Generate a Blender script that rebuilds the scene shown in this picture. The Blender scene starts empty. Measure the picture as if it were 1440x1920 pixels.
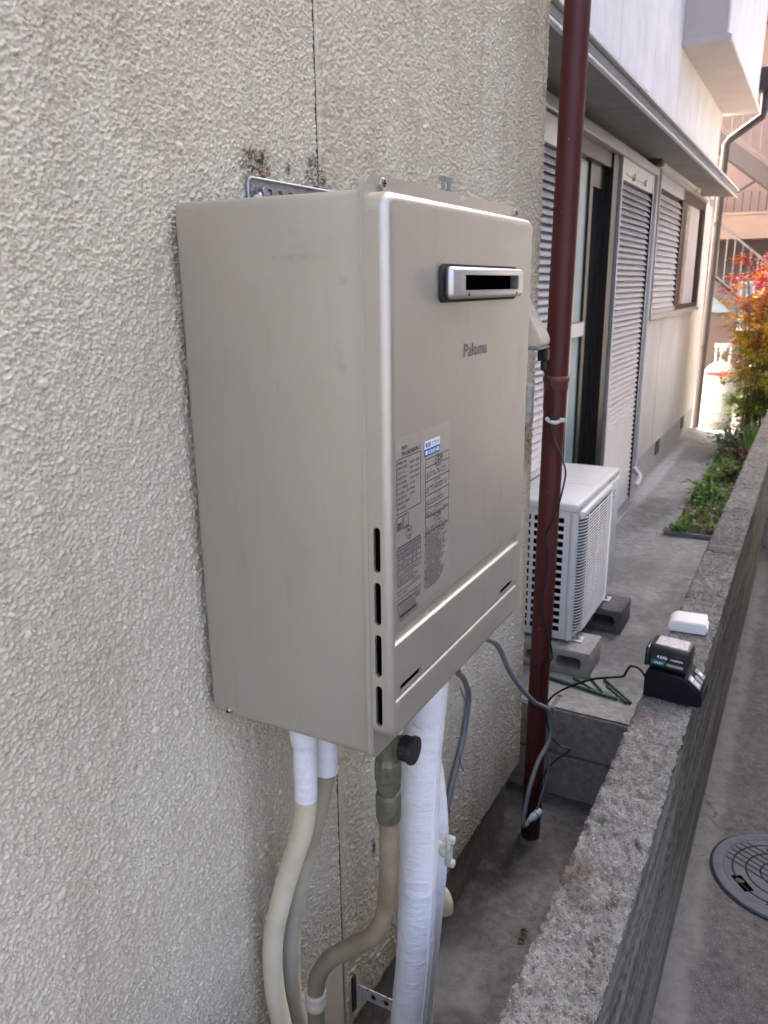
import bpy, bmesh, math, random
import numpy as np
from mathutils import Vector, Matrix, Euler

SC = bpy.context.scene
COL = SC.collection
R_ = math.radians
random.seed(4)

# ------------------------------------------------------------------ camera
cam = bpy.data.cameras.new('camera')
cam.sensor_fit = 'VERTICAL'; cam.sensor_height = 36.0; cam.sensor_width = 27.0
cam.lens = 36.0 * 1475.16 / 1920.0
cam.clip_start = 0.02; cam.clip_end = 600
cam.dof.use_dof = True; cam.dof.focus_distance = 1.15; cam.dof.aperture_fstop = 10.0
cam_o = bpy.data.objects.new('camera', cam); COL.objects.link(cam_o)
RM = [[0.880915, -0.45757, -0.120906], [0.473141, 0.845385, 0.247914], [-0.011226, -0.275597, 0.961208]]
mw = Matrix.Identity(4)
for i in range(3):
    mw[i][0] = RM[i][0]; mw[i][1] = RM[i][2]; mw[i][2] = -RM[i][1]
mw[0][3], mw[1][3], mw[2][3] = 0.6872, -0.7149, 1.7291
cam_o.matrix_world = mw
SC.camera = cam_o

# ------------------------------------------------------------------ sky, sun, exposure
SUN_DIR = Vector((-0.65, 0.76, 0.80)).normalized()
world = bpy.data.worlds.new('World'); SC.world = world; world.use_nodes = True
wn = world.node_tree; wn.nodes.clear()
sky = wn.nodes.new('ShaderNodeTexSky'); sky.sky_type = 'NISHITA'; sky.sun_disc = False
sky.sun_elevation = math.asin(SUN_DIR.z)
sky.sun_rotation = math.atan2(SUN_DIR.x, SUN_DIR.y)
sky.air_density = 0.34; sky.dust_density = 9.0; sky.ozone_density = 0.2
bg = wn.nodes.new('ShaderNodeBackground'); bg.inputs['Strength'].default_value = 0.15
wo = wn.nodes.new('ShaderNodeOutputWorld')
wn.links.new(sky.outputs[0], bg.inputs[0]); wn.links.new(bg.outputs[0], wo.inputs[0])

sun = bpy.data.lights.new('sun', 'SUN'); sun.energy = 0.75; sun.angle = R_(10); sun.color = (1.0, 0.96, 0.91)
sun_o = bpy.data.objects.new('sun', sun); COL.objects.link(sun_o)
sun_o.rotation_euler = SUN_DIR.to_track_quat('Z', 'Y').to_euler(); sun_o.location = (-8, 12, 20)

SC.view_settings.view_transform = 'Standard'; SC.view_settings.look = 'None'
SC.view_settings.gamma = 1.0; SC.view_settings.use_curve_mapping = False
SC.view_settings.exposure = 3.72
SC.render.engine = 'CYCLES'
SC.cycles.max_bounces = 8; SC.cycles.diffuse_bounces = 5; SC.cycles.glossy_bounces = 4
SC.cycles.use_denoising = True
SC.cycles.caustics_reflective = False; SC.cycles.caustics_refractive = False

# ------------------------------------------------------------------ materials
class NT:
    def __init__(s, name):
        s.m = bpy.data.materials.new(name); s.m.use_nodes = True
        s.t = s.m.node_tree; s.t.nodes.clear()
        s.out = s.t.nodes.new('ShaderNodeOutputMaterial')
        s.b = s.t.nodes.new('ShaderNodeBsdfPrincipled')
        s.t.links.new(s.b.outputs[0], s.out.inputs[0])
        s._co = None
    def n(s, typ, **kw):
        nd = s.t.nodes.new(typ)
        for k, v in kw.items():
            setattr(nd, k, v)
        return nd
    def link(s, a, b): s.t.links.new(a, b)
    def geo(s):
        if s._co is None:
            s._co = s.n('ShaderNodeNewGeometry').outputs['Position']
        return s._co
    def mapped(s, scale=(1, 1, 1), loc=(0, 0, 0)):
        mp = s.n('ShaderNodeMapping'); mp.inputs['Scale'].default_value = scale; mp.inputs['Location'].default_value = loc
        s.link(s.geo(), mp.inputs[0]); return mp.outputs[0]
    def noise(s, scale, detail=4, rough=.55, vec=None, dist=0):
        nd = s.n('ShaderNodeTexNoise'); nd.inputs['Scale'].default_value = scale
        nd.inputs['Detail'].default_value = detail; nd.inputs['Roughness'].default_value = rough
        nd.inputs['Distortion'].default_value = dist
        s.link(vec if vec is not None else s.geo(), nd.inputs['Vector']); return nd.outputs['Fac']
    def voro(s, scale, feature='F1', vec=None, out='Distance'):
        nd = s.n('ShaderNodeTexVoronoi', feature=feature); nd.inputs['Scale'].default_value = scale
        s.link(vec if vec is not None else s.geo(), nd.inputs['Vector']); return nd.outputs[out]
    def ramp(s, fac, stops):
        nd = s.n('ShaderNodeValToRGB'); e = nd.color_ramp.elements
        while len(e) < len(stops): e.new(0.5)
        for el, (pos, c) in zip(e, stops):
            el.position = pos; el.color = (c[0], c[1], c[2], 1) if isinstance(c, (tuple, list)) else (c, c, c, 1)
        s.link(fac, nd.inputs[0]); return nd.outputs[0]
    def mix(s, fac, a, b, blend='MIX'):
        nd = s.n('ShaderNodeMix', data_type='RGBA', blend_type=blend)
        for sock, v in ((nd.inputs[0], fac), (nd.inputs[6], a), (nd.inputs[7], b)):
            if hasattr(v, 'is_linked'): s.link(v, sock)
            elif isinstance(v, (int, float)): sock.default_value = v if sock.type == 'VALUE' else (v, v, v, 1)
            else: sock.default_value = (*v, 1)
        return nd.outputs[2]
    def math(s, op, a, b=0.0, clamp=False):
        nd = s.n('ShaderNodeMath', operation=op, use_clamp=clamp)
        for sock, v in ((nd.inputs[0], a), (nd.inputs[1], b)):
            if hasattr(v, 'is_linked'): s.link(v, sock)
            else: sock.default_value = v
        return nd.outputs[0]
    def blob(s, centre, rad, soft=.5, wob=.0, wscale=8):
        """1 inside an uneven patch round centre (radii rad), 0 outside"""
        mp = s.n('ShaderNodeMapping', vector_type='POINT')
        mp.inputs['Scale'].default_value = tuple(1 / r for r in rad)
        mp.inputs['Location'].default_value = tuple(-c / r for c, r in zip(centre, rad))
        s.link(s.geo(), mp.inputs[0])
        ln = s.n('ShaderNodeVectorMath', operation='LENGTH'); s.link(mp.outputs[0], ln.inputs[0])
        d = ln.outputs['Value']
        if wob:
            d = s.math('ADD', d, s.math('MULTIPLY', s.math('SUBTRACT', s.noise(wscale, 3), .5), wob))
        mr = s.n('ShaderNodeMapRange', interpolation_type='SMOOTHSTEP')
        mr.inputs[1].default_value = 1.0; mr.inputs[2].default_value = 1.0 - soft
        mr.inputs[3].default_value = 0; mr.inputs[4].default_value = 1
        s.link(d, mr.inputs[0]); return mr.outputs[0]
    def bump(s, h, strength=.3, dist=.002, normal=None):
        nd = s.n('ShaderNodeBump'); nd.inputs['Strength'].default_value = strength; nd.inputs['Distance'].default_value = dist
        s.link(h, nd.inputs['Height'])
        if normal is not None: s.link(normal, nd.inputs['Normal'])
        s.link(nd.outputs[0], s.b.inputs['Normal']); return nd.outputs[0]
    def set(s, base=None, rough=None, metal=None, spec=None, coat=None, trans=None, emis=None):
        b = s.b.inputs
        def put(k, v):
            if hasattr(v, 'is_linked'): s.link(v, b[k])
            elif isinstance(v, (tuple, list)): b[k].default_value = (*v, 1)
            else: b[k].default_value = v
        if base is not None: put('Base Color', base)
        if rough is not None: put('Roughness', rough)
        if metal is not None: put('Metallic', metal)
        if spec is not None: put('Specular IOR Level', spec)
        if coat is not None: put('Coat Weight', coat)
        if trans is not None: put('Transmission Weight', trans)
        return s.m

def mottled(name, c, rough=.6, var=.12, scale=12, metal=0, bump=0, bscale=200, spec=None, rvar=.1):
    """plain material with uneven tone and gloss"""
    t = NT(name)
    f = t.noise(scale, 5, .6)
    lo = tuple(x * (1 - var) for x in c); hi = tuple(min(1, x * (1 + var)) for x in c)
    col = t.ramp(f, [(.3, lo), (.7, hi)])
    rg = t.math('ADD', t.math('MULTIPLY', t.noise(scale * 2.3, 3), rvar * 2), rough - rvar)
    if bump: t.bump(t.noise(bscale, 3), bump, .001)
    return t.set(col, rg, metal, spec)

M = {}
def mats():
    # --- cream sprayed stucco
    t = NT('stucco')
    g = t.noise(3.2, 5, .6)
    col = t.ramp(g, [(.30, (.60, .525, .375)), (.5, (.70, .622, .455)), (.72, (.745, .675, .515))])
    streak = t.noise(5.0, 5, .6, t.mapped((1, 2.2, .22)))
    col = t.mix(t.ramp(streak, [(.50, 0.0), (.74, .45)]), col, (.47, .385, .255))
    sp = t.noise(130, 2, .5)
    col = t.mix(t.ramp(sp, [(.66, 0.), (.8, .35)]), col, (.36, .30, .22))
    # worn patches where an older bracket sat, rust run below a screw hole
    for c, r, w, cc in (((0, .205, 1.888), (.1, .046, .028), .9, (.12, .078, .042)), ((0, .352, 1.893), (.1, .036, .030), 1.2, (.14, .10, .065)),
                        ((0, .28, 1.888), (.1, .008, .012), .3, (.10, .095, .09)), ((0, 1.012, .70), (.1, .014, .035), 1.3, (.16, .075, .02)),
                        ((0, 1.0, .66), (.1, .012, .06), 1.0, (.27, .20, .12)), ((0, .49, .60), (.1, .012, .03), 1.3, (.10, .085, .07)),
                        ((0, 1.41, 1.30), (.1, .05, .10), 1.3, (.30, .22, .14))):
        m_ = t.math('MULTIPLY', t.blob(c, r, .45, w, 60), t.ramp(t.noise(48, 4, .7), [(.36, .0), (.44, 1.), (.52, .1), (.58, 1.)]))
        col = t.mix(m_, col, cc)
    col = t.mix(t.math('MULTIPLY', t.blob((0, .217, 1.876), (.1, .008, .009), .6, .6, 120), .8), col, (.25, .09, .02))
    col = t.mix(t.math('MULTIPLY', t.blob((0, 1.2, .24), (.1, 1.6, .16), .8, .7, 9), .30), col, (.30, .235, .15))
    t.bump(t.math('ADD', t.noise(420, 3, .6), t.math('MULTIPLY', t.noise(180, 2), .7)), .6, .0014)
    M['stucco'] = t.set(col, .82, spec=.3)

    # --- champagne metallic paint of the heater
    t = NT('champagne_paint')
    fl = t.noise(2600, 1, .5)
    col = t.ramp(fl, [(.3, (.505, .465, .392)), (.7, (.58, .54, .46))])
    dirt = t.noise(9, 6, .7)
    col = t.mix(t.ramp(dirt, [(.60, 0), (.78, .16)]), col, (.30, .27, .23))
    for c, r in (((.24, .02, 1.735), (.012, .1, .010)), ((.235, .02, 1.65), (.010, .1, .018)), ((.18, .02, 1.76), (.05, .1, .006)), ((.15, .02, 1.62), (.004, .1, .02)),
                 ((.3, .44, 1.62), (.1, .02, .05))):
        col = t.mix(t.math('MULTIPLY', t.math('MULTIPLY', t.blob(c, r, .9, 1.4, 55), t.ramp(t.noise(160, 3), [(.42, .2), (.6, 1.)])), .22), col, (.17, .15, .13))
    run = t.noise(30, 5, .65, t.mapped((1.4, 1.4, .10)))
    col = t.mix(t.ramp(run, [(.56, 0), (.80, .22)]), col, (.29, .255, .205))
    dust = t.noise(240, 4, .7)
    col = t.mix(t.ramp(dust, [(.66, 0), (.76, .25)]), col, (.55, .52, .47))
    rg = t.ramp(t.noise(22, 4, .6), [(.3, .38), (.7, .50)])
    t.bump(t.math('ADD', t.math('MULTIPLY', t.noise(1500, 2), .02), t.noise(5.5, 2, .4)), .10, .006)
    M['paint'] = t.set(col, rg, .72, .5); t.b.inputs['Coat Weight'].default_value = .18; t.b.inputs['Coat Roughness'].default_value = .2
    M['paint_in'] = mottled('cover_inside', (.02, .02, .02), .8)
    M['caulk'] = mottled('old_brown_caulk', (.075, .058, .042), .8, .3, 60)
    M['black'] = mottled('black_void', (.002, .002, .002), .95, spec=0.0)
    M['gasket'] = mottled('black_rubber', (.02, .02, .022), .7, .2, 60)
    M['steel'] = mottled('galvanised_steel', (.45, .46, .47), .38, .18, 60, 1.0)
    M['steel_dull'] = mottled('dull_zinc_steel', (.33, .34, .35), .5, .2, 90, .85)
    M['screw'] = mottled('screw_head', (.5, .48, .44), .32, .15, 300, 1.0)
    M['outlet'] = mottled('exhaust_metal', (.56, .55, .53), .36, .06, 80, .75)
    M['logo'] = mottled('logo_grey', (.16, .165, .17), .35, .05, 200, .6)
    M['label_film'] = mottled('clear_label_film', (.54, .50, .432), .34, .04, 40, .62)
    M['ink'] = mottled('black_ink', (.07, .068, .066), .6, .15, 200)
    M['sticker_white'] = mottled('white_sticker', (.80, .80, .79), .45, .03, 60)
    M['sticker_blue'] = mottled('blue_sticker', (.035, .14, .42), .45, .06, 80)

    # --- conduit, pipes
    t = NT('beige_conduit')
    col = t.ramp(t.noise(14, 5, .6), [(.3, (.54, .46, .295)), (.7, (.64, .555, .375))])
    M['conduit'] = t.set(col, .5)
    t = NT('grey_conduit')
    col = t.ramp(t.noise(14, 5, .6), [(.3, (.36, .31, .205)), (.7, (.47, .415, .29))])
    M['conduit_grey'] = t.set(col, .5)
    t = NT('tan_gas_pipe')
    col = t.ramp(t.noise(20, 6, .65), [(.3, (.19, .145, .085)), (.55, (.27, .215, .133)), (.75, (.33, .27, .175))])
    col = t.mix(t.ramp(t.noise(45, 5, .7), [(.58, 0), (.75, .5)]), col, (.15, .11, .065))
    M['gas_pipe'] = t.set(col, .42)
    t = NT('white_vinyl_wrap')
    col = t.ramp(t.noise(8, 4), [(.3, (.78, .765, .75)), (.7, (.84, .825, .81))])
    wv = t.noise(26, 4, .6, t.mapped((1, 1, 2.6)), 1.0)
    fine = t.noise(330, 2, .5, t.mapped((1, 1, 6)))
    t.bump(t.math('ADD', t.ramp(wv, [(.3, 0.), (.62, 1.)]), t.math('MULTIPLY', fine, .12)), .36, .0035)
    M['wrap'] = t.set(col, .36, spec=.5)
    M['wrap_seam'] = mottled('white_vinyl_seam', (.85, .85, .86), .3, .03, 90)
    t = NT('patina_bronze')
    col = t.ramp(t.noise(70, 6, .7), [(.25, (.085, .085, .052)), (.5, (.15, .15, .095)), (.8, (.235, .22, .15))])
    t.bump(t.noise(260, 4), .15, .001)
    M['bronze'] = t.set(col, .45, .45)
    M['knob'] = mottled('black_plastic_knob', (.018, .019, .018), .42, .2, 200)
    M['beige_plastic'] = mottled('beige_plastic', (.58, .51, .375), .5, .08, 60)
    M['old_plastic'] = mottled('old_pale_plastic', (.42, .42, .35), .45, .12, 60)
    t = NT('rusted_white_strap')
    col = t.mix(t.ramp(t.noise(90, 5, .7), [(.54, 0), (.62, 1)]), (.66, .65, .66), (.20, .08, .035))
    M['strap'] = t.set(col, .5, .2)
    M['black_cable'] = mottled('black_cable', (.012, .012, .013), .4, .2, 90)
    M['grey_cable'] = mottled('grey_cable', (.20, .215, .215), .45, .1, 60)
    M['blue_wire'] = mottled('blue_wire', (.10, .13, .20), .45, .1, 60)
    M['connector'] = mottled('pale_connector', (.40, .46, .50), .4, .15, 150)
    M['white_tape'] = mottled('white_tape', (.74, .73, .73), .5, .06, 90)

    # --- red-brown downspout
    t = NT('maroon_paint')
    v = t.noise(6, 5, .6, t.mapped((1, 1, .35)))
    col = t.ramp(v, [(.3, (.066, .012, .010)), (.7, (.098, .019, .016))])
    scr = t.noise(55, 3, .6, t.mapped((1, 1, .05)))
    col = t.mix(t.ramp(scr, [(.70, 0), (.76, .6)]), col, (.30, .17, .15))
    sp = t.noise(120, 2)
    col = t.mix(t.ramp(sp, [(.745, 0), (.77, .7)]), col, (.45, .33, .29))
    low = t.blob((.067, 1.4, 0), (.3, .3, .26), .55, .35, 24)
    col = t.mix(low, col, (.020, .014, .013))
    mudr = t.math('MULTIPLY', t.blob((.067, 1.4, -.01), (.3, .3, .035), .3, .35, 40), .8)
    col = t.mix(mudr, col, (.16, .135, .11))
    t.bump(t.noise(60, 4), .08, .001)
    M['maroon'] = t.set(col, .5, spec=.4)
    M['collar'] = mottled('rust_red_collar', (.16, .045, .03), .55, .3, 90, 0, .3, 200)

    # --- concretes
    def concrete(name, dark, light, grain=260, gb=.25, stains_and_shade=(), crack=None, rough=.85, speck=.0, stain_scale=2.4, extra=None, pit=None):
        t = NT(name)
        g = t.noise(stain_scale, 7, .65)
        col = t.ramp(g, [(.36, dark), (.64, light)])
        g2 = t.noise(grain * .18, 6, .7)
        col = t.mix(.5, col, t.ramp(g2, [(.34, tuple(x * .62 for x in dark)), (.66, tuple(min(1, x * 1.2) for x in light))]))
        gr = t.noise(grain, 3, .7)
        col = t.mix(t.ramp(gr, pit or [(.3, .55), (.45, 0)]), col, tuple(x * .45 for x in dark))
        if speck:
            s_ = t.noise(grain * 1.4, 2, .5, t.mapped(loc=(3, 7, 1)))
            col = t.mix(t.ramp(s_, [(.64, 0), (.72, speck)]), col, (.62, .61, .56))
        for c, r, cc, a, w in stains_and_shade:
            col = t.mix(t.math('MULTIPLY', t.math('MULTIPLY', t.blob(c, r, .6, w, 7), t.ramp(t.noise(16, 6, .75), [(.34, .35), (.54, 1.)])), a), col, cc)
        if extra: col = extra(t, col)
        if crack:
            nz_ = t.n('ShaderNodeTexNoise'); nz_.inputs['Scale'].default_value = 7; nz_.inputs['Detail'].default_value = 6; nz_.inputs['Roughness'].default_value = .75; t.link(t.geo(), nz_.inputs['Vector'])
            va = t.n('ShaderNodeVectorMath', operation='MULTIPLY_ADD'); t.link(nz_.outputs['Color'], va.inputs[0]); va.inputs[1].default_value = (.16, .16, 0); t.link(t.geo(), va.inputs[2])
            vo = t.voro(crack[0], 'DISTANCE_TO_EDGE', vec=va.outputs[0])
            dis = t.noise(6, 5, .7)
            cm = t.math('MULTIPLY', t.ramp(vo, [(0.0, 1.), (crack[1], 0.)]), t.ramp(dis, [(.50, 0), (.56, 1)]))
            col = t.mix(cm, col, (.05, .045, .04))
        t.bump(t.math('ADD', gr, t.math('MULTIPLY', g2, .8)), gb, .003)
        return t.set(col, rough, spec=.35)
    wet = (.075, .072, .068)
    M['yard'] = concrete('yard_concrete', (.105, .10, .089), (.235, .225, .205), 170, .5,  # damp and dirt, darkened further near the foundation to paint in deeper shadow
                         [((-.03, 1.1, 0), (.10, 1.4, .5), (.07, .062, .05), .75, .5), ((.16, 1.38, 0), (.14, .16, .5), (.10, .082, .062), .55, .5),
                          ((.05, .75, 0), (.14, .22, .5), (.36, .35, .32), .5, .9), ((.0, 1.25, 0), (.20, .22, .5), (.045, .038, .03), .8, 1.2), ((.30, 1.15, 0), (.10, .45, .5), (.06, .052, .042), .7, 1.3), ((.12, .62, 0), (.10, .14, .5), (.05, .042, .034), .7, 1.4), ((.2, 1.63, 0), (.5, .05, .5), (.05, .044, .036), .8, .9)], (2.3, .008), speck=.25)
    M['terrace'] = concrete('path_concrete', (.25, .247, .232), (.38, .373, .35), 150, .2,
                            [((.10, 2.18, .345), (.26, .30, .5), wet, .65, .35), ((.02, 2.62, .345), (.25, .26, .5), wet, .55, .3),
                             ((-.1, 4.25, .345), (.18, .55, .5), (.11, .10, .088), .7, .9), ((.1, 3.5, .345), (.08, .8, .5), (.33, .29, .22), .5, .9),
                             ((-.24, 5.4, .345), (.07, 1.7, .5), (.52, .52, .52), .8, .5), ((.10, 4.7, .345), (.22, .5, .5), (.16, .145, .125), .6, .9), ((.25, 2.6, .345), (.10, .9, .5), (.15, .142, .13), .6, 1.2), ((.0, 3.1, .345), (.22, .35, .5), (.17, .162, .148), .6, 1.2), ((.2, 1.95, .345), (.16, .10, .5), (.14, .132, .12), .6, 1.2), ((-.05, 6.3, .345), (.2, .6, .5), (.19, .18, .165), .6, 1.1)], speck=.1)
    M['lane'] = concrete('lane_concrete', (.058, .057, .052), (.122, .119, .111), 200, .4,
                         [((.55, 1.5, 0), (.075, 5.5, .5), (.21, .20, .18), .75, 1.0)], (1.3, .005), speck=.5)
    M['ground'] = concrete('pale_ground', (.12, .112, .098), (.20, .187, .163), 120, .3, stain_scale=.8)
    M['footing'] = concrete('brown_foundation', (.16, .135, .10), (.26, .225, .175), 140, .4)
    M['footing_grey'] = concrete('grey_foundation', (.40, .40, .40), (.52, .52, .52), 140, .15)
    M['block'] = concrete('concrete_block', (.27, .26, .24), (.42, .41, .375), 220, .6, speck=.2)
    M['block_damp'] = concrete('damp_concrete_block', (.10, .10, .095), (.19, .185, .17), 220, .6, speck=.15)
    M['mortar'] = concrete('mortar', (.16, .155, .14), (.25, .245, .225), 200, .5)
    def topside(t, col):
        col = t.mix(t.math('MULTIPLY', t.blob((.43, .42, .76), (.05, .08, .1), .7, .9, 22), .6), col, (.10, .065, .04))
        col = t.mix(t.math('MULTIPLY', t.blob((.46, 2.35, .76), (.08, .06, .1), .7, .9, 22), .6), col, (.17, .10, .065))
        col = t.mix(t.math('MULTIPLY', t.blob((.42, 1.0, .76), (.05, .05, .1), .7, .9, 22), .6), col, (.15, .09, .055))
        return col
    M['walltop'] = concrete('exposed_aggregate', (.12, .113, .098), (.32, .305, .27), 210, 1.0, speck=.75, extra=topside, stain_scale=7, pit=[(.34, .85), (.48, 0)])
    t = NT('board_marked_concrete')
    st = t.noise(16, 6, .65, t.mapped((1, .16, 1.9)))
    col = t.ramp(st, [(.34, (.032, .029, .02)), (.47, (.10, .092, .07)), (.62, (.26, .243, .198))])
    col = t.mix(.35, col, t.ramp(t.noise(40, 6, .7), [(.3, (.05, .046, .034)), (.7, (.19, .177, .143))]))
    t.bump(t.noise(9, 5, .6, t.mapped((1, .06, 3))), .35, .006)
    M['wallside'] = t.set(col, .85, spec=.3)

    # --- neighbouring house
    t = NT('white_stucco')
    col = t.ramp(t.noise(5, 6, .65), [(.3, (.65, .62, .575)), (.7, (.77, .735, .69))])
    stn = t.noise(7, 5, .6, t.mapped((1, 2, .25)))
    col = t.mix(t.ramp(stn, [(.52, 0), (.8, .5)]), col, (.52, .49, .46))
    t.bump(t.noise(150, 4, .6), .5, .003)
    M['white_stucco'] = t.set(col, .8, spec=.3)
    t = NT('mauve_stucco')
    col = t.ramp(t.noise(3, 5, .6), [(.3, (.57, .545, .53)), (.7, (.66, .635, .62))])
    stn = t.noise(7, 5, .6, t.mapped((1, 1.6, .25)))
    col = t.mix(t.ramp(stn, [(.5, 0), (.8, .5)]), col, (.46, .42, .40))
    t.bump(t.noise(170, 4, .6), .4, .003)
    M['mauve_stucco'] = t.set(col, .8, spec=.3)
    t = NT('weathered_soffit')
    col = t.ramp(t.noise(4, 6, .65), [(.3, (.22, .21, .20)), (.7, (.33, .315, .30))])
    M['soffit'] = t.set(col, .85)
    t = NT('bay_shaded')
    col = t.ramp(t.noise(4, 6, .65), [(.3, (.46, .40, .36)), (.7, (.53, .47, .43))])
    t.bump(t.noise(150, 3), .2, .002)
    M['bay'] = t.set(col, .8)  # darker than the front: shade on the near side put into the colour
    M['bay_white'] = M['white_stucco']
    M['flashing'] = mottled('pale_flashing', (.74, .73, .71), .45, .08, 20)
    M['alu'] = mottled('grey_aluminium', (.47, .47, .50), .38, .08, 12, .55)
    M['alu_dark'] = mottled('dark_bronze_frame', (.022, .018, .015), .35, .15, 20, .3)
    M['alu_brown'] = mottled('brown_frame', (.065, .045, .032), .4, .15, 20, .3)
    M['slat'] = mottled('silver_slat', (.63, .62, .635), .4, .06, 9, .1)
    t = NT('frosted_aqua_glass')
    col = t.ramp(t.noise(3, 3), [(.3, (.33, .46, .48)), (.7, (.40, .54, .56))])
    t.bump(t.noise(500, 2), .2, .0008)
    M['aqua'] = t.set(col, .22, spec=.6)
    M['dark_glass'] = mottled('dark_glass', (.012, .014, .015), .08, .1, 4, 0, 0, 200, .6, .02)
    M['blue_glass'] = mottled('pale_blue_glass', (.12, .19, .27), .2, .08, 4, 0, 0, 200, .6, .03)
    M['blind'] = mottled('cream_blind_behind_glass', (.44, .43, .37), .25, .07, 7)
    M['duct'] = mottled('ivory_duct', (.64, .59, .50), .45, .05, 20)
    M['pvc'] = mottled('white_pvc', (.72, .71, .70), .4, .05, 30)
    M['brown_pipe'] = mottled('dark_brown_pipe', (.030, .021, .020), .55, .12, 20)
    M['ac'] = mottled('ivory_appliance', (.75, .74, .70), .42, .06, 10)
    M['ac_white'] = mottled('white_appliance', (.72, .735, .75), .42, .04, 10)
    M['ac_wire'] = mottled('white_wire', (.78, .78, .78), .4, .04, 30)
    M['ac_in'] = mottled('appliance_dark_inside', (.03, .03, .03), .7)
    M['fin'] = mottled('grey_fan', (.16, .16, .165), .5)
    M['navy'] = mottled('navy_black_plastic', (.004, .006, .009), .42, .15, 120, spec=.25)
    t = NT('scuffed_black_plastic')
    sc_ = t.noise(60, 6, .7, t.mapped((1, 2.5, 1)))
    col = t.mix(t.ramp(sc_, [(.60, 0), (.68, .5)]), (.016, .017, .019), (.15, .155, .16))
    t.bump(t.noise(900, 2), .15, .0005)
    M['battery'] = t.set(col, t.ramp(sc_, [(.45, .30), (.65, .5)]))
    M['battery_top'] = mottled('worn_shiny_label', (.50, .51, .52), .20, .35, 140, .5)
    M['teal'] = mottled('teal_print', (.01, .16, .19), .45)
    M['grey_print'] = mottled('grey_print', (.30, .30, .31), .45)
    M['white_plastic'] = mottled('white_plastic', (.80, .79, .77), .35, .02, 20)
    M['stake'] = mottled('green_coated_stake', (.03, .085, .045), .4, .35, 60)
    M['grey_pvc'] = mottled('grey_pvc_lid', (.10, .108, .12), .68, .15, 30, 0, .15, 120, .2)
    M['lid_line'] = mottled('lid_groove', (.014, .016, .02), .75, .1, 60, spec=.15)
    M['edging'] = mottled('grey_edging', (.20, .205, .215), .6, .15, 20, 0, .3, 120)
    t = NT('garden_soil')
    col = t.ramp(t.noise(30, 6, .7), [(.3, (.06, .042, .028)), (.55, (.15, .11, .075)), (.75, (.34, .27, .19))])
    t.bump(t.noise(60, 5), .8, .01); M['soil'] = t.set(col, .9)
    M['tank'] = mottled('pale_grey_cylinder_paint', (.31, .31, .295), .42, .06, 9)
    M['tank_red'] = mottled('red_band', (.62, .012, .012), .42, .08, 9)
    M['tank_print'] = mottled('white_print', (.80, .80, .78), .5, .04, 9)
    M['pink_wall'] = mottled('pink_beige_render', (.31, .215, .18), .8, .06, 2, 0, .2, 90)
    M['brown_wall'] = mottled('brown_render', (.155, .112, .095), .8, .08, 2, 0, .2, 90)
    M['pale_render'] = mottled('pale_grey_render', (.31, .31, .305), .85, .08, 3)
    M['dark_recess'] = mottled('dark_passage', (.07, .055, .05), .8, .2, 2)
    M['stair'] = mottled('brown_painted_steel', (.045, .032, .03), .45, .12, 5)
    M['stair_grey'] = mottled('mauve_grey_rail', (.15, .13, .13), .45, .1, 5)
    M['blue_pot'] = mottled('blue_grey_pot', (.10, .13, .19), .4, .15, 20)
    M['dead_leaf'] = mottled('dead_leaf', (.045, .02, .014), .7, .4, 60)
    t = NT('leaf')
    at = t.n('ShaderNodeVertexColor', layer_name='Col')
    trl = t.n('ShaderNodeBsdfTranslucent'); mx = t.n('ShaderNodeMixShader'); mx.inputs[0].default_value = .35
    t.link(at.outputs[0], t.b.inputs['Base Color']); t.link(at.outputs[0], trl.inputs[0])
    t.link(t.b.outputs[0], mx.inputs[1]); t.link(trl.outputs[0], mx.inputs[2]); t.link(mx.outputs[0], t.out.inputs[0])
    M['leaf'] = t.set(None, .45)
    M['cane'] = mottled('brown_cane', (.14, .085, .055), .7, .25, 40)
mats()

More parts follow.
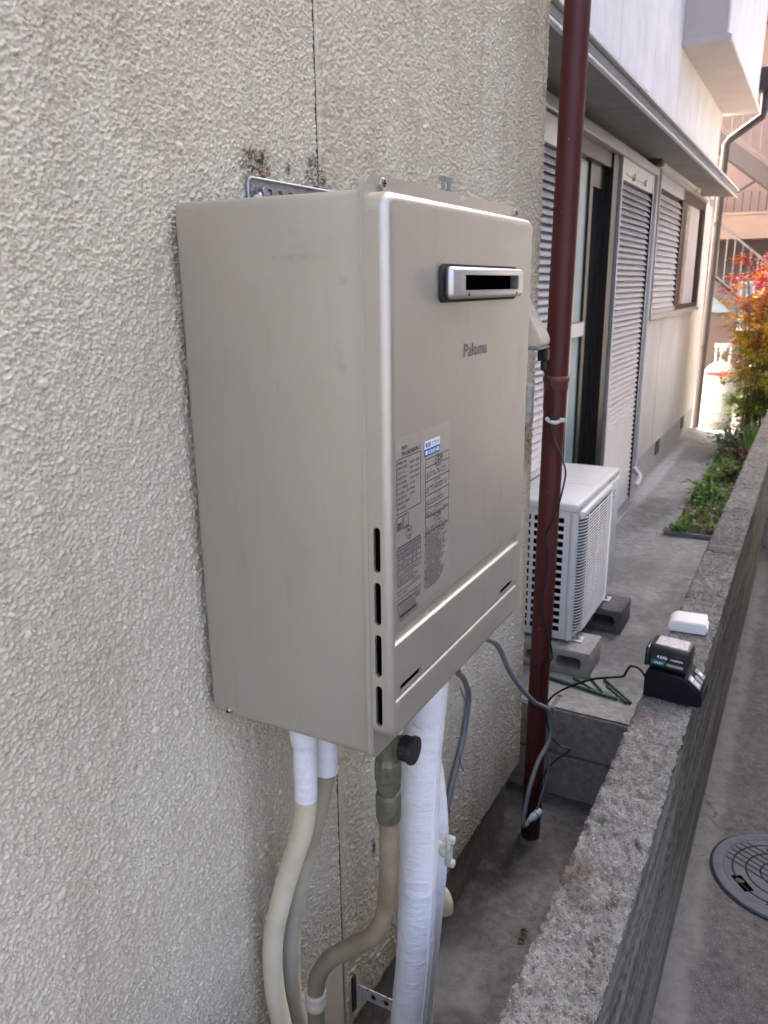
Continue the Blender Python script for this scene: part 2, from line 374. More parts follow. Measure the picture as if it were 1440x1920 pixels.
# ------------------------------------------------------------------ mesh helpers
class MB:
    def __init__(s): s.v = []; s.f = []; s.c = None
    def add(s, vs, fs):
        o = len(s.v); s.v.extend([tuple(q) for q in vs]); s.f.extend([tuple(i + o for i in f) for f in fs]); return s
    def box(s, x0, x1, y0, y1, z0, z1):
        return s.add([(x0, y0, z0), (x1, y0, z0), (x1, y1, z0), (x0, y1, z0), (x0, y0, z1), (x1, y0, z1), (x1, y1, z1), (x0, y1, z1)],
                     [(3, 2, 1, 0), (4, 5, 6, 7), (0, 1, 5, 4), (1, 2, 6, 5), (2, 3, 7, 6), (3, 0, 4, 7)])
    def bm(s, b):
        b.verts.index_update()
        s.add([v.co[:] for v in b.verts], [[v.index for v in f.verts] for f in b.faces]); b.free(); return s
    def rbox(s, x0, x1, y0, y1, z0, z1, r=.004, seg=3, axis=None, M4=None):
        """bevelled box; axis limits the bevel to edges parallel to it"""
        b = bmesh.new(); bmesh.ops.create_cube(b, size=1)
        for v in b.verts:
            v.co = ((x0 + x1) / 2 + v.co.x * (x1 - x0), (y0 + y1) / 2 + v.co.y * (y1 - y0), (z0 + z1) / 2 + v.co.z * (z1 - z0))
        es = list(b.edges)
        if axis is not None:
            es = [e for e in es if abs((e.verts[0].co - e.verts[1].co).normalized()[axis]) > .9]
        bmesh.ops.bevel(b, geom=es, offset=r, segments=seg, profile=.5, affect='EDGES')
        if M4 is not None: bmesh.ops.transform(b, matrix=M4, verts=b.verts)
        return s.bm(b)
    def tube(s, pts, r, seg=10, cap=True, smooth=0):
        pts = [Vector(q) for q in pts]
        rs = list(r) if isinstance(r, (list, tuple)) else [r] * len(pts)
        if smooth: pts, rs = catmull(pts, rs, smooth)
        n = len(pts); T = [(pts[min(i + 1, n - 1)] - pts[max(i - 1, 0)]).normalized() for i in range(n)]
        up = Vector((0, 0, 1)) if abs(T[0].z) < .9 else Vector((1, 0, 0))
        U = (up - T[0] * up.dot(T[0])).normalized()
        vs = []
        for i in range(n):
            U = (U - T[i] * U.dot(T[i])).normalized(); W = T[i].cross(U)
            for k in range(seg):
                a = 2 * math.pi * k / seg
                vs.append(pts[i] + (U * math.cos(a) + W * math.sin(a)) * rs[i])
        fs = [(i * seg + k, i * seg + (k + 1) % seg, (i + 1) * seg + (k + 1) % seg, (i + 1) * seg + k) for i in range(n - 1) for k in range(seg)]
        if cap: fs += [tuple(range(seg - 1, -1, -1)), tuple((n - 1) * seg + k for k in range(seg))]
        return s.add(vs, fs)
    def lathe(s, prof, c=(0, 0, 0), seg=24, axis='z', cap=True):
        vs = []
        for r, h in prof:
            for k in range(seg):
                a = 2 * math.pi * k / seg; u, w = r * math.cos(a), r * math.sin(a)
                q = {'z': (u, w, h), 'x': (h, u, w), 'y': (w, h, u)}[axis]
                vs.append((c[0] + q[0], c[1] + q[1], c[2] + q[2]))
        n = len(prof)
        fs = [(i * seg + k, i * seg + (k + 1) % seg, (i + 1) * seg + (k + 1) % seg, (i + 1) * seg + k) for i in range(n - 1) for k in range(seg)]
        if cap: fs += [tuple(range(seg - 1, -1, -1)), tuple((n - 1) * seg + k for k in range(seg))]
        return s.add(vs, fs)
    def prism(s, poly, axis, a0, a1):
        """extrude a 2D polygon along an axis: x->(y,z), y->(x,z), z->(x,y)"""
        def P(q, a): return {'x': (a, q[0], q[1]), 'y': (q[0], a, q[1]), 'z': (q[0], q[1], a)}[axis]
        n = len(poly)
        return s.add([P(q, a0) for q in poly] + [P(q, a1) for q in poly],
                     [tuple(range(n - 1, -1, -1)), tuple(range(n, 2 * n))] + [(i, (i + 1) % n, n + (i + 1) % n, n + i) for i in range(n)])
    def xform(s, M4, i0=0):
        s.v[i0:] = [tuple(M4 @ Vector(q)) for q in s.v[i0:]]; return s
    def mesh(s, name, mat, smooth=None, off=(0, 0, 0)):
        me = bpy.data.meshes.new(name)
        a = np.array(s.v, float) - np.array(off)
        me.from_pydata(a.tolist(), [], s.f)
        me.update()
        fix_normals(me)
        finish(me, mat, smooth); return me

def fix_normals(me):
    b = bmesh.new(); b.from_mesh(me); bmesh.ops.recalc_face_normals(b, faces=b.faces); b.to_mesh(me); b.free()

def finish(me, mat, smooth):
    if mat is not None: me.materials.append(mat)
    if smooth:
        me.polygons.foreach_set('use_smooth', [True] * len(me.polygons))
        me.set_sharp_from_angle(angle=R_(smooth))
    me.update()

def catmull(pts, rs, k):
    P = [pts[0]] + pts + [pts[-1]]; Q = [rs[0]] + rs + [rs[-1]]; o = []; q = []
    for i in range(1, len(P) - 2):
        for j in range(k):
            t = j / k; t2, t3 = t * t, t ** 3
            o.append(.5 * ((2 * P[i]) + (P[i + 1] - P[i - 1]) * t + (2 * P[i - 1] - 5 * P[i] + 4 * P[i + 1] - P[i + 2]) * t2 + (3 * P[i] - P[i - 1] - 3 * P[i + 1] + P[i + 2]) * t3))
            q.append(Q[i] + (Q[i + 1] - Q[i]) * t)
    o.append(P[-2]); q.append(Q[-2]); return o, q

def wpos(o):
    l = Vector((0, 0, 0))
    while o is not None: l += o.location; o = o.parent
    return l

def tag(o, label=None, cat=None, group=None, kind=None):
    if label: o['label'] = label
    if cat: o['category'] = cat
    if group: o['group'] = group
    if kind: o['kind'] = kind
    return o

def thing(name, loc, label, cat, group=None):
    o = bpy.data.objects.new(name, None); o.empty_display_size = .05; COL.objects.link(o); o.location = loc
    return tag(o, label, cat, group)

def obj(name, mb, mat, parent=None, smooth=None, origin=None):
    """one mesh object from world-space geometry; its origin sits at the base (or at its parent)"""
    if isinstance(mat, str): mat = M[mat]
    if parent is None:
        a = np.array(mb.v)
        org = Vector(origin) if origin else Vector(((a[:, 0].min() + a[:, 0].max()) / 2, (a[:, 1].min() + a[:, 1].max()) / 2, a[:, 2].min()))
        o = bpy.data.objects.new(name, mb.mesh(name, mat, smooth, org)); o.location = org
    else:
        o = bpy.data.objects.new(name, mb.mesh(name, mat, smooth, wpos(parent))); o.parent = parent
    COL.objects.link(o); return o

def piece(src, parent, shift):
    """another copy of a part, moved by shift, sharing its mesh"""
    c = src.copy(); COL.objects.link(c); c.parent = parent
    c.location = Vector(src.location) + Vector(shift); return c

def struct(name, mb, mat, smooth=None):
    return tag(obj(name, mb, mat, None, smooth), kind='structure')

def cut(o, cutter, mat=None):
    """boolean difference, applied"""
    me = cutter.mesh('cutter', mat if mat else o.data.materials[0]); c = bpy.data.objects.new('cutter', me); COL.objects.link(c)
    c.location = -wpos(o) + Vector(o.location) if False else (0, 0, 0)
    md = o.modifiers.new('cut', 'BOOLEAN'); md.operation = 'DIFFERENCE'; md.object = c; md.solver = 'EXACT'
    bpy.context.view_layer.update()
    dg = bpy.context.evaluated_depsgraph_get()
    new = bpy.data.meshes.new_from_object(o.evaluated_get(dg))
    o.modifiers.clear(); old = o.data; o.data = new; bpy.data.objects.remove(c); bpy.data.meshes.remove(old)
    return o

def capsule(cx, cz, w, h, n=6):
    """2D vertical slot outline"""
    r = w / 2; k = h / 2 - r
    if h < w:
        r = h / 2; k = w / 2 - r
        return [(cx + k + r * math.cos(a), cz + r * math.sin(a)) for a in np.linspace(-math.pi / 2, math.pi / 2, n)] + \
               [(cx - k + r * math.cos(a), cz + r * math.sin(a)) for a in np.linspace(math.pi / 2, 1.5 * math.pi, n)]
    return [(cx + r * math.cos(a), cz + k + r * math.sin(a)) for a in np.linspace(0, math.pi, n)] + \
           [(cx + r * math.cos(a), cz - k + r * math.sin(a)) for a in np.linspace(math.pi, 2 * math.pi, n)]

def text(mb, s, size, to_world, w=None, bold=0):
    """append lettering as flat faces; to_world maps (u right, v up) to a point"""
    cu = bpy.data.curves.new('lettering', 'FONT'); cu.body = s; cu.size = 1.0; cu.resolution_u = 2; cu.fill_mode = 'FRONT'; cu.offset = bold
    o = bpy.data.objects.new('lettering', cu); COL.objects.link(o)
    dg = bpy.context.evaluated_depsgraph_get(); me = bpy.data.meshes.new_from_object(o.evaluated_get(dg))
    co = np.array([v.co[:] for v in me.vertices])
    if len(co):
        x0, x1 = co[:, 0].min(), co[:, 0].max()
        sx = size if w is None else w / max(x1 - x0, 1e-6)
        mb.add([to_world((c[0] - x0) * sx, c[1] * size) for c in co], [tuple(f.vertices) for f in me.polygons])
    bpy.data.objects.remove(o); bpy.data.curves.remove(cu); bpy.data.meshes.remove(me)

def band_noise(ny, nz, cell, lo, hi, seed, cz=None):
    """band-passed noise on a grid, wavelengths lo..hi in metres, unit deviation"""
    rs = np.random.RandomState(seed); w = rs.randn(ny, nz)
    fy = np.fft.fftfreq(ny, cell)[:, None]; fz = np.fft.fftfreq(nz, cz or cell)[None, :]
    k = np.hypot(fy, fz); m = np.exp(-(k * lo) ** 2 * .7) * (1 - np.exp(-(k * hi) ** 2 * .7))
    h = np.fft.ifft2(np.fft.fft2(w) * m).real
    return h / h.std()

def rrect(y0, y1, z0, z1, r, n=6):
    o = []
    for cy, cz, a0 in ((y1 - r, z1 - r, 0), (y0 + r, z1 - r, 90), (y0 + r, z0 + r, 180), (y1 - r, z0 + r, 270)):
        o += [(cy + r * math.cos(R_(a0 + 90 * k / n)), cz + r * math.sin(R_(a0 + 90 * k / n))) for k in range(n + 1)]
    return o

def pressed(y0, y1, z0, z1, x0, x1, rc, rb, nb=8):
    """tray pressed from sheet: rounded outline, rounded front edge"""
    rings = [(x0, 0.0)] + [(x1 - rb + rb * math.sin(R_(90 * k / nb)), rb * (1 - math.cos(R_(90 * k / nb)))) for k in range(nb + 1)]
    mb = MB(); n = None
    for x, ins in rings:
        o = rrect(y0 + ins, y1 - ins, z0 + ins, z1 - ins, rc - ins); n = len(o); mb.v += [(x, q[0], q[1]) for q in o]
    for i in range(len(rings) - 1): mb.f += [(i * n + k, i * n + (k + 1) % n, (i + 1) * n + (k + 1) % n, (i + 1) * n + k) for k in range(n)]
    mb.f += [tuple(range(n - 1, -1, -1)), tuple((len(rings) - 1) * n + k for k in range(n))]
    return mb

def flat_big(me, area=.003):
    for q in me.polygons:
        if q.area > area: q.use_smooth = False

def grid_faces(n0, n1):
    i = np.arange(n0 - 1)[:, None] * n1 + np.arange(n1 - 1)[None, :]
    return np.stack([i, i + n1, i + n1 + 1, i + 1], -1).reshape(-1, 4)

def np_mesh(name, V, F, mat, smooth=True):
    me = bpy.data.meshes.new(name)
    me.vertices.add(len(V)); me.vertices.foreach_set('co', np.asarray(V, np.float32).ravel())
    me.loops.add(F.size); me.loops.foreach_set('vertex_index', F.ravel().astype(np.int32))
    me.polygons.add(len(F)); me.polygons.foreach_set('loop_start', np.arange(0, F.size, 4, dtype=np.int32))
    me.polygons.foreach_set('use_smooth', np.full(len(F), smooth))
    me.materials.append(mat); me.update(calc_edges=True); return me

# ================================================================== SETTING
struct('ground', MB().box(-90, 90, -90, 110, -1.0, 0.0), 'ground')
struct('lane', MB().box(.52, 1.9, -4, 12, -.4, .004), 'lane')
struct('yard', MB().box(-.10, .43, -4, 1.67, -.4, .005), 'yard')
struct('path', MB().box(-.36, .43, 1.75, 7.55, -.3, .345), 'terrace')

# ------------------------------------------------------------------ near house with the stucco wall
house = thing('house', (-.034, -.4, 0), 'cream rough stucco house wall filling the left of the picture behind the water heater', 'house')
def stucco_panel(y0, y1, z0, z1, seed, cy_=.0015, cz_=.0015, round_far=False):
    ny = int((y1 - y0) / cy_) + 1; nz = int((z1 - z0) / cz_) + 1
    def bn(lo, hi, k): return band_noise(ny, nz, cy_, lo, hi, seed + k, cz_)
    h = .10 * bn(.012, .05, 0) + .45 * bn(.0019, .0048, 1)
    base = .34 * bn(.0028, .0075, 2); lump = bn(.02, .09, 5)
    rs = np.random.RandomState(seed + 9)
    # grains and flattened blobs of the sprayed coat, one dome at a time
    n = int((y1 - y0) * (z1 - z0) * (125000 if cy_ < .002 else 75000))
    R0 = rs.uniform(.0010, .0020, n) * (1 if cy_ < .002 else 1.2); big = rs.rand(n) < .002; R0[big] *= rs.uniform(1.8, 3.6, big.sum())
    CY = rs.randint(0, ny, n); CZ = rs.randint(0, nz, n); EL = rs.uniform(.75, 1.35, n); SH = rs.uniform(-.5, .5, n); HT = rs.uniform(.55, 1.15, n)
    for i in range(n):
        r = R0[i]; k = int(r * 1.3 / cy_) + 1; k2 = int(r * 1.3 / cz_) + 1; cy, cz = CY[i], CZ[i]
        a0, a1, b0, b1 = max(cy - k, 0), min(cy + k + 1, ny), max(cz - k2, 0), min(cz + k2 + 1, nz)
        yy = (np.arange(a0, a1) - cy)[:, None] * cy_; zz = (np.arange(b0, b1) - cz)[None, :] * cz_
        d2 = (((yy + SH[i] * zz) * EL[i]) ** 2 + zz * zz) / (r * r)
        if big[i]: top = np.minimum(1.75, 4.0 * (1 - d2)) * HT[i] * .85
        else: top = np.sqrt(np.maximum(1 - d2, 0)) * (r / .0016) * .92 * HT[i]
        top = np.where(d2 < 1, top + base[cy, cz], -9)
        w_ = h[a0:a1, b0:b1]; np.maximum(w_, top, out=w_)
    h = (h + .10 * lump) * .0021
    y = y0 + np.arange(ny) * cy_; z = z0 + np.arange(nz) * cz_
    def edge(d, r): return -np.where(d < r, r - np.sqrt(np.maximum(r * r - (r - d) ** 2, 0)), 0)
    h += edge(y - y0, .003)[:, None] + edge(y[-1] - y, .018 if round_far else .003)[:, None] + edge(z - z0, .012)[None, :]
    X = h
    V = np.zeros((ny + 2, nz + 2, 3))
    yi = np.clip(np.arange(-1, ny + 1), 0, ny - 1); zi = np.clip(np.arange(-1, nz + 1), 0, nz - 1)
    V[..., 0] = X[np.ix_(yi, zi)]; V[..., 1] = y[yi][:, None]; V[..., 2] = z[zi][None, :]
    V[0, :, 0] = V[-1, :, 0] = -.04; V[:, 0, 0] = V[:, -1, 0] = -.04
    V = V.reshape(-1, 3) - np.array(wpos(house))
    F = grid_faces(ny + 2, nz + 2)
    o = bpy.data.objects.new('wall_panel', np_mesh('wall_panel', V, F, M['stucco'])); COL.objects.link(o); o.parent = house
    return o
stucco_panel(-.37, .3580, .46, 2.16, 11)
stucco_panel(.3650, 1.470, .232, 2.50, 21, .0030, .0022, True)
obj('foundation', MB().box(-6, -.036, -4, 1.435, -.3, .26), 'footing', house)
obj('inner_wall', MB().box(-6, -.0345, -4, 1.446, .261, 6.4), 'stucco', house)
obj('upper_wall', MB().box(-.0344, 0, -4, 1.468, 2.505, 6.4), 'stucco', house)
obj('rear_wall', MB().box(-.0344, 0, -4, -.375, .24, 2.50), 'stucco', house)
obj('joint_caulk', MB().box(-.0343, -.0028, .3578, .3652, .3, 2.5), 'caulk', house)
obj('lower_patch', MB().box(-.0344, 0, -.37, .357, .24, .458), 'stucco', house)
obj('upper_patch', MB().box(-.0344, -.001, -.37, .357, 2.163, 2.504), 'stucco', house)
obj('return_wall', MB().box(-.33, -.005, 1.447, 1.466, .26, 2.56), 'stucco', house)
# eaves: the roof sticks out above the alley
obj('roof', MB().prism([(-6.3, 6.4), (.12, 6.4), (.12, 6.52), (-3.0, 7.6), (-6.3, 6.6)], 'y', -4.3, 1.7), 'brown_pipe', house)

# ------------------------------------------------------------------ low retaining wall between yard and lane
XL, XR, ZW = .414, .534, .76
def build_low_wall():
    root = thing('retaining_wall', ((XL + XR) / 2, 4, 0), 'low rough concrete wall running along the lane, charger standing on it', 'wall')
    cell = .0033
    ys = np.concatenate([np.arange(-1.2, -.05, .03), np.arange(-.05, 3.0, cell), np.arange(3.0, 6.0, .012), np.arange(6.0, 11.01, .06)])
    nx = 37; xs = np.linspace(XL, XR, nx); n = len(ys)
    fine = band_noise(1600, nx + 40, cell, .005, .016, 5)[:, 20:20 + nx]; med = band_noise(1600, nx + 40, cell, .02, .10, 6)[:, 20:20 + nx]
    idx = np.clip(((ys + .05) / cell).astype(int), 0, 10 ** 6) % 1600
    h = .0016 * fine[idx] + .0017 * med[idx]
    en = np.stack([band_noise(1600, 40, cell, .03, .16, 90 + q)[:, 20] for q in range(4)], 1); e2 = np.stack([band_noise(1600, 40, cell, .008, .03, 80 + q)[:, 20] for q in range(4)], 1)
    d0 = xs - XL; d1 = XR - xs
    r0 = np.maximum(.003, .007 + .0045 * en[idx, 0] + .0008 * e2[idx, 0]); r1 = np.maximum(.003, .006 + .0045 * en[idx, 1] + .0008 * e2[idx, 1])
    h -= .8 * np.maximum(r0[:, None] - d0[None, :], 0) + .8 * np.maximum(r1[:, None] - d1[None, :], 0)
    # cracks: two across, broken lines along the top where the facing coat parts
    def groove(dist, w, dep): return -dep * np.exp(-(dist / w) ** 2)
    X, Y = np.meshgrid(xs, ys); wob = med[idx] * .003
    for yc, xa, xb, dep in ((.572, XL, .445, .010), (.556, .505, XR, .016), (2.32, XL, XR, .006), (1.62, XL, .46, .004), (3.4, .45, XR, .006)):
        h += groove(Y - yc + wob * 2 + (X - .47) * .25, .0045, dep) * (X >= xa) * (X <= xb)
    for xc, ya, yb, dep in ((.503, .22, .40, .008), (.5065, .62, .98, .0035), (.500, 1.0, 1.9, .004), (.447, 1.25, 2.6, .004), (.503, 2.0, 3.4, .003)):
        h += groove(X - xc - wob, .0026, dep) * (Y > ya) * (Y < yb) * (.35 + .65 * (en[idx, 2] > -.6))[:, None]
    xo = np.zeros((n, nx)); xo[:, 0] = .0007 * e2[idx, 2] + .0025 * np.clip(-en[idx, 2] - .4, 0, 2); xo[:, -1] = .0007 * e2[idx, 3] - .0025 * np.clip(-en[idx, 3] - .4, 0, 2)
    V = np.zeros((n, nx, 3)); V[..., 0] = X + xo; V[..., 1] = Y; V[..., 2] = ZW + h
    off = np.array(wpos(root))
    top = bpy.data.objects.new('coping', np_mesh('coping', V.reshape(-1, 3) - off, grid_faces(n, nx)[:, ::-1], M['walltop'])); COL.objects.link(top); top.parent = root
    # faces
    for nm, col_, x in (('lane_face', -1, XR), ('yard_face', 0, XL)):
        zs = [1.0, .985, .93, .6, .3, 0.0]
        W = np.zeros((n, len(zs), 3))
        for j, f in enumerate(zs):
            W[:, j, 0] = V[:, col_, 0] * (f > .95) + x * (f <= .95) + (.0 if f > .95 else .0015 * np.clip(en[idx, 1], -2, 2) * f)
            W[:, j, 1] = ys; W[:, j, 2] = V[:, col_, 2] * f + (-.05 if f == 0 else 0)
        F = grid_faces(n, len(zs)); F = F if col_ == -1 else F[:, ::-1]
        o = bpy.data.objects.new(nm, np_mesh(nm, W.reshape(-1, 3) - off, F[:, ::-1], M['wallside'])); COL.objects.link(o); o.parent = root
build_low_wall()

# step of two courses of blocks that carries the upper path
bw = thing('block_step', (.04, 1.70, 0), 'two-course concrete block step behind the maroon downspout, raising the path', 'step')
obj('mortar', MB().box(-.33, .42, 1.664, 1.755, 0, .340), 'mortar', bw)
def rough_block(x0, x1, z0, z1, seed):
    b = bmesh.new(); bmesh.ops.create_cube(b, size=1)
    for v in b.verts: v.co = ((x0 + x1) / 2 + v.co.x * (x1 - x0), 1.7065 + v.co.y * .102, (z0 + z1) / 2 + v.co.z * (z1 - z0))
    bmesh.ops.bevel(b, geom=list(b.edges), offset=.006, segments=2, affect='EDGES')
    rs = np.random.RandomState(seed)
    for v in b.verts: v.co += Vector(rs.randn(3) * .0012)
    return MB().bm(b)
for i, (x0, x1, z0, z1) in enumerate(((-.33, -.152, .005, .168), (-.148, .238, .005, .168), (.242, .41, .005, .168), (-.33, .043, .176, .345), (.047, .41, .176, .345))):
    obj('block', rough_block(x0, x1, z0, z1, i), 'block', bw, 40)

# ------------------------------------------------------------------ neighbouring house
XW = -.31
nh = thing('house', (-.33, 4.5, .345), 'white house behind with canopy, louvred shutters, sliding door and bay window', 'house')
obj('inner_wall', MB().box(-6, XW - .03, 1.47, 7.63, .0, 6.3), 'white_stucco', nh)
obj('foundation', MB().box(XW - .029, XW - .012, 4.50, 7.62, .30, .545), 'footing_grey', nh)
for y in (5.62, 6.9):
    v = obj('foundation_vent', MB().box(XW - .0118, XW - .006, y, y + .16, .43, .54), 'dark_recess', nh)
for a, b in ((4.47, 5.36), (5.364, 6.26), (6.264, 7.16), (7.164, 7.64)):       # wall boards under the window
    obj('wall_board', MB().rbox(XW - .029, XW, a, b, .548, 1.495 if b < 7.0 else 2.40, .003, 1), 'mauve_stucco', nh)
obj('wall_board', MB().rbox(XW - .029, XW, 6.86, 7.16, 1.499, 2.40, .003, 1), 'mauve_stucco', nh)
obj('wall_board', MB().rbox(XW - .029, XW, 1.47, 6.86, 2.382, 2.47, .003, 1), 'mauve_stucco', nh)
ya = 1.47
for yb in (2.66, 3.565, 4.42, 5.28, 6.16, 7.0, 7.64):                          # upper storey boards
    obj('upper_wall_board', MB().rbox(XW - .029, XW, ya, yb - .006, 2.472, 6.3, .003, 1), 'white_stucco', nh); ya = yb
obj('end_wall', MB().box(-6, XW - .003, 7.632, 7.642, .345, 6.3), 'white_stucco', nh)
obj('roof', MB().prism([(-6.4, 6.3), (.05, 6.3), (.05, 6.42), (-3.1, 7.5), (-6.4, 6.5)], 'y', 1.75, 7.9), 'brown_pipe', nh)
# concrete canopy
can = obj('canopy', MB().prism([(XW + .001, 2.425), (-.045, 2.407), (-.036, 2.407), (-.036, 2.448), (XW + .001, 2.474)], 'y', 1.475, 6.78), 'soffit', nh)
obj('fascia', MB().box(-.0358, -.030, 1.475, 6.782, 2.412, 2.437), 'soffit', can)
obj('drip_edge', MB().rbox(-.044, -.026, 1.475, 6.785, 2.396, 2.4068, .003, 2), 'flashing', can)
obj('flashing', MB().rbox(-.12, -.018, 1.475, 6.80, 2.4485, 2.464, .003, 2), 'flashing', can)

# shutters: frame, dark back and single slats
def shutter(y0, y1, z0, z1, pitch, head, proud=.045):
    x0, x1 = XW - .028, XW + proud
    fr = MB().box(x0, x1, y0, y0 + .022, z0, z1).box(x0, x1, y1 - .030, y1, z0, z1).box(x0, x1 - .002, y0 + .0225, y1 - .0305, z1 - head, z1)
    fr.box(x0, x1 - .002, y0 + .0225, y1 - .0305, z0, z0 + .03)
    f = obj('shutter', fr, 'alu', nh)
    obj('shutter_back', MB().box(x0 - .001, x0 + .012, y0 + .023, y1 - .031, z0 + .031, z1 - head - .001), 'alu_dark', f)
    obj('edge_strip', MB().box(x1 - .03, x1 + .0025, y1 - .036, y1 - .0305, z0 + .031, z1 - head - .001), 'alu_dark', f)
    z = z0 + .032; first = None
    prof = [(x1 - .027, 0.040), (x1 - .024, 0.043), (x1 - .006, .010), (x1 - .003, .004), (x1 - .006, .0005), (x1 - .009, .002), (x1 - .010, .008)]
    while z < z1 - head - pitch:
        if first is None:
            k = pitch / .039
            first = obj('slat', MB().prism([(a, z + b * k) for a, b in prof], 'y', y0 + .0228, y1 - .0365), 'slat', f, 50)
        else:
            piece(first, f, (0, 0, z - z_first))
        if 'z_first' not in locals(): z_first = z
        z += pitch
    return f
shutter(1.475, 2.80, .36, 2.33, .030, .10)
s1 = shutter(3.59, 4.44, .36, 2.335, .030, .10)
lat = MB().rbox(XW + .0435, XW + .048, 3.68, 4.20, 2.262, 2.270, .001, 1)
for yy in (3.86, 4.16): lat.rbox(XW + .0482, XW + .054, yy, yy + .035, 2.250, 2.284, .002, 1)
obj('latch', lat, 'pvc', s1)
shutter(4.66, 5.60, 1.535, 2.375, .037, .08)
obj('head_track', MB().rbox(XW - .028, XW + .062, 1.475, 4.46, 2.337, 2.381, .004, 1), 'alu', nh)
# sliding door
dr = obj('door_frame', MB().box(XW - .029, XW + .02, 2.805, 2.85, .36, 2.336).box(XW - .029, XW + .030, 3.46, 3.585, .36, 2.336).box(XW - .029, XW + .02, 2.851, 3.459, 2.27, 2.336)
         .box(XW - .029, XW + .025, 2.851, 3.459, .36, .40), 'alu_dark', nh)
obj('sash_frame', MB().box(XW - .0285, XW - .008, 3.180, 3.235, .401, 2.269).box(XW - .0285, XW - .008, 3.42, 3.459, .401, 2.269).box(XW - .0285, XW - .010, 3.236, 3.419, 2.17, 2.269), 'alu_dark', dr)
obj('pane', MB().box(XW - .028, XW - .020, 2.851, 3.179, .401, 2.269), 'aqua', dr)
obj('pane', MB().box(XW - .028, XW - .020, 3.236, 3.419, .401, 2.169), 'dark_glass', dr)
obj('mid_rail', MB().rbox(XW - .0195, XW + .0, 2.852, 3.18, 1.485, 1.555, .004, 1), 'alu', dr)
obj('threshold', MB().rbox(XW - .028, XW + .08, 1.475, 4.46, .3455, .359, .003, 1), 'alu', nh)
# window beside the second shutter
wf = obj('window', MB().box(XW - .028, XW + .03, 5.602, 5.63, 1.535, 2.375).box(XW - .028, XW + .03, 6.79, 6.855, 1.535, 2.375).box(XW - .028, XW + .028, 5.631, 6.789, 2.315, 2.375)
         .box(XW - .028, XW + .028, 5.631, 6.789, 1.535, 1.565), 'alu_brown', nh)
obj('sash', MB().box(XW - .02, XW + .012, 5.83, 6.02, 1.566, 2.314), 'alu_brown', wf)
obj('pane', MB().box(XW - .027, XW - .015, 5.631, 5.829, 1.566, 2.314), 'blue_glass', wf)
obj('pane', MB().box(XW - .015, XW - .004, 6.021, 6.789, 1.566, 2.314), 'blind', wf)
obj('head_flashing', MB().rbox(XW - .02, XW + .05, 4.65, 6.90, 2.3765, 2.405, .003, 1), 'alu', wf)
obj('sill', MB().rbox(XW - .02, XW + .055, 4.62, 6.88, 1.500, 1.5335, .004, 1), 'alu', wf)
# ivory duct under the canopy, white drain line
du = obj('duct', MB().rbox(XW + .001, XW + .072, 4.47, 6.0, 2.398, 2.460 - .03, .012, 2, 1), 'duct', nh, 40)
obj('duct_elbow', MB().rbox(XW + .001, XW + .080, 6.0, 6.16, 2.385, 2.428, .012, 2), 'duct', du, 40)
obj('duct_hood', MB().rbox(XW + .001, XW + .09, 4.38, 4.468, 2.383, 2.425, .012, 2), 'brown_wall', du, 40)
obj('drain_line', MB().tube([(XW + .04, 4.53, 2.398), (XW + .04, 4.53, 1.5), (XW + .04, 4.53, .62), (XW + .05, 4.50, .56), (XW + .10, 4.42, .53), (XW + .12, 4.2, .52)], .016, 8, True, 4), 'pvc', nh, 60)
# bay box of the upper floor
bay = obj('bay', MB().box(XW + .001, -.046, 5.27, 7.76, 3.245, 6.2), 'bay', nh)
obj('bay_front', MB().box(-.0455, -.033, 5.262, 7.768, 3.247, 6.2), 'bay_white', bay)
obj('bay_soffit', MB().rbox(XW + .001, -.020, 5.25, 7.78, 3.196, 3.2405, .004, 1), 'bay', bay)
obj('bay_drip', MB().rbox(-.0195, -.010, 5.25, 7.78, 3.2, 3.238, .003, 1), 'flashing', bay)
# brown rainwater pipe with hopper at the far corner
rp = thing('rain_pipe', (-.28, 7.82, .30), 'dark brown rainwater pipe with an offset at the far corner of the white house', 'pipe')
obj('hopper', MB().rbox(-.06, .12, 7.72, 7.88, 3.37, 3.56, .01, 2), 'brown_pipe', rp)
obj('pipe', MB().tube([(.02, 7.80, 3.375), (.022, 7.80, 3.22), (.015, 7.80, 3.17), (-.24, 7.80, 3.0), (-.268, 7.80, 2.96), (-.270, 7.80, 2.6), (-.285, 7.80, 1.4), (-.30, 7.80, .05)], .033, 10), 'brown_pipe', rp, 60)
for z in (2.25, 1.1): obj('bracket', MB().lathe([(.037, z), (.037, z + .03)], (-.277 - (2.6 - z) * .012, 7.80, 0), 12), 'brown_pipe', rp)

# house across the lane: it closes the alley on the right
oh = thing('house', (2.0, 3, 0), 'plain house wall across the lane, outside the right edge of the view', 'house')
obj('wall', MB().box(1.75, 8, .5, 9.0, -.2, 3.3), 'pale_render', oh)
obj('roof', MB().prism([(1.6, 3.31), (8.3, 3.31), (8.3, 3.42), (5, 4.6), (1.6, 3.42)], 'y', .2, 9.3), 'brown_pipe', oh)

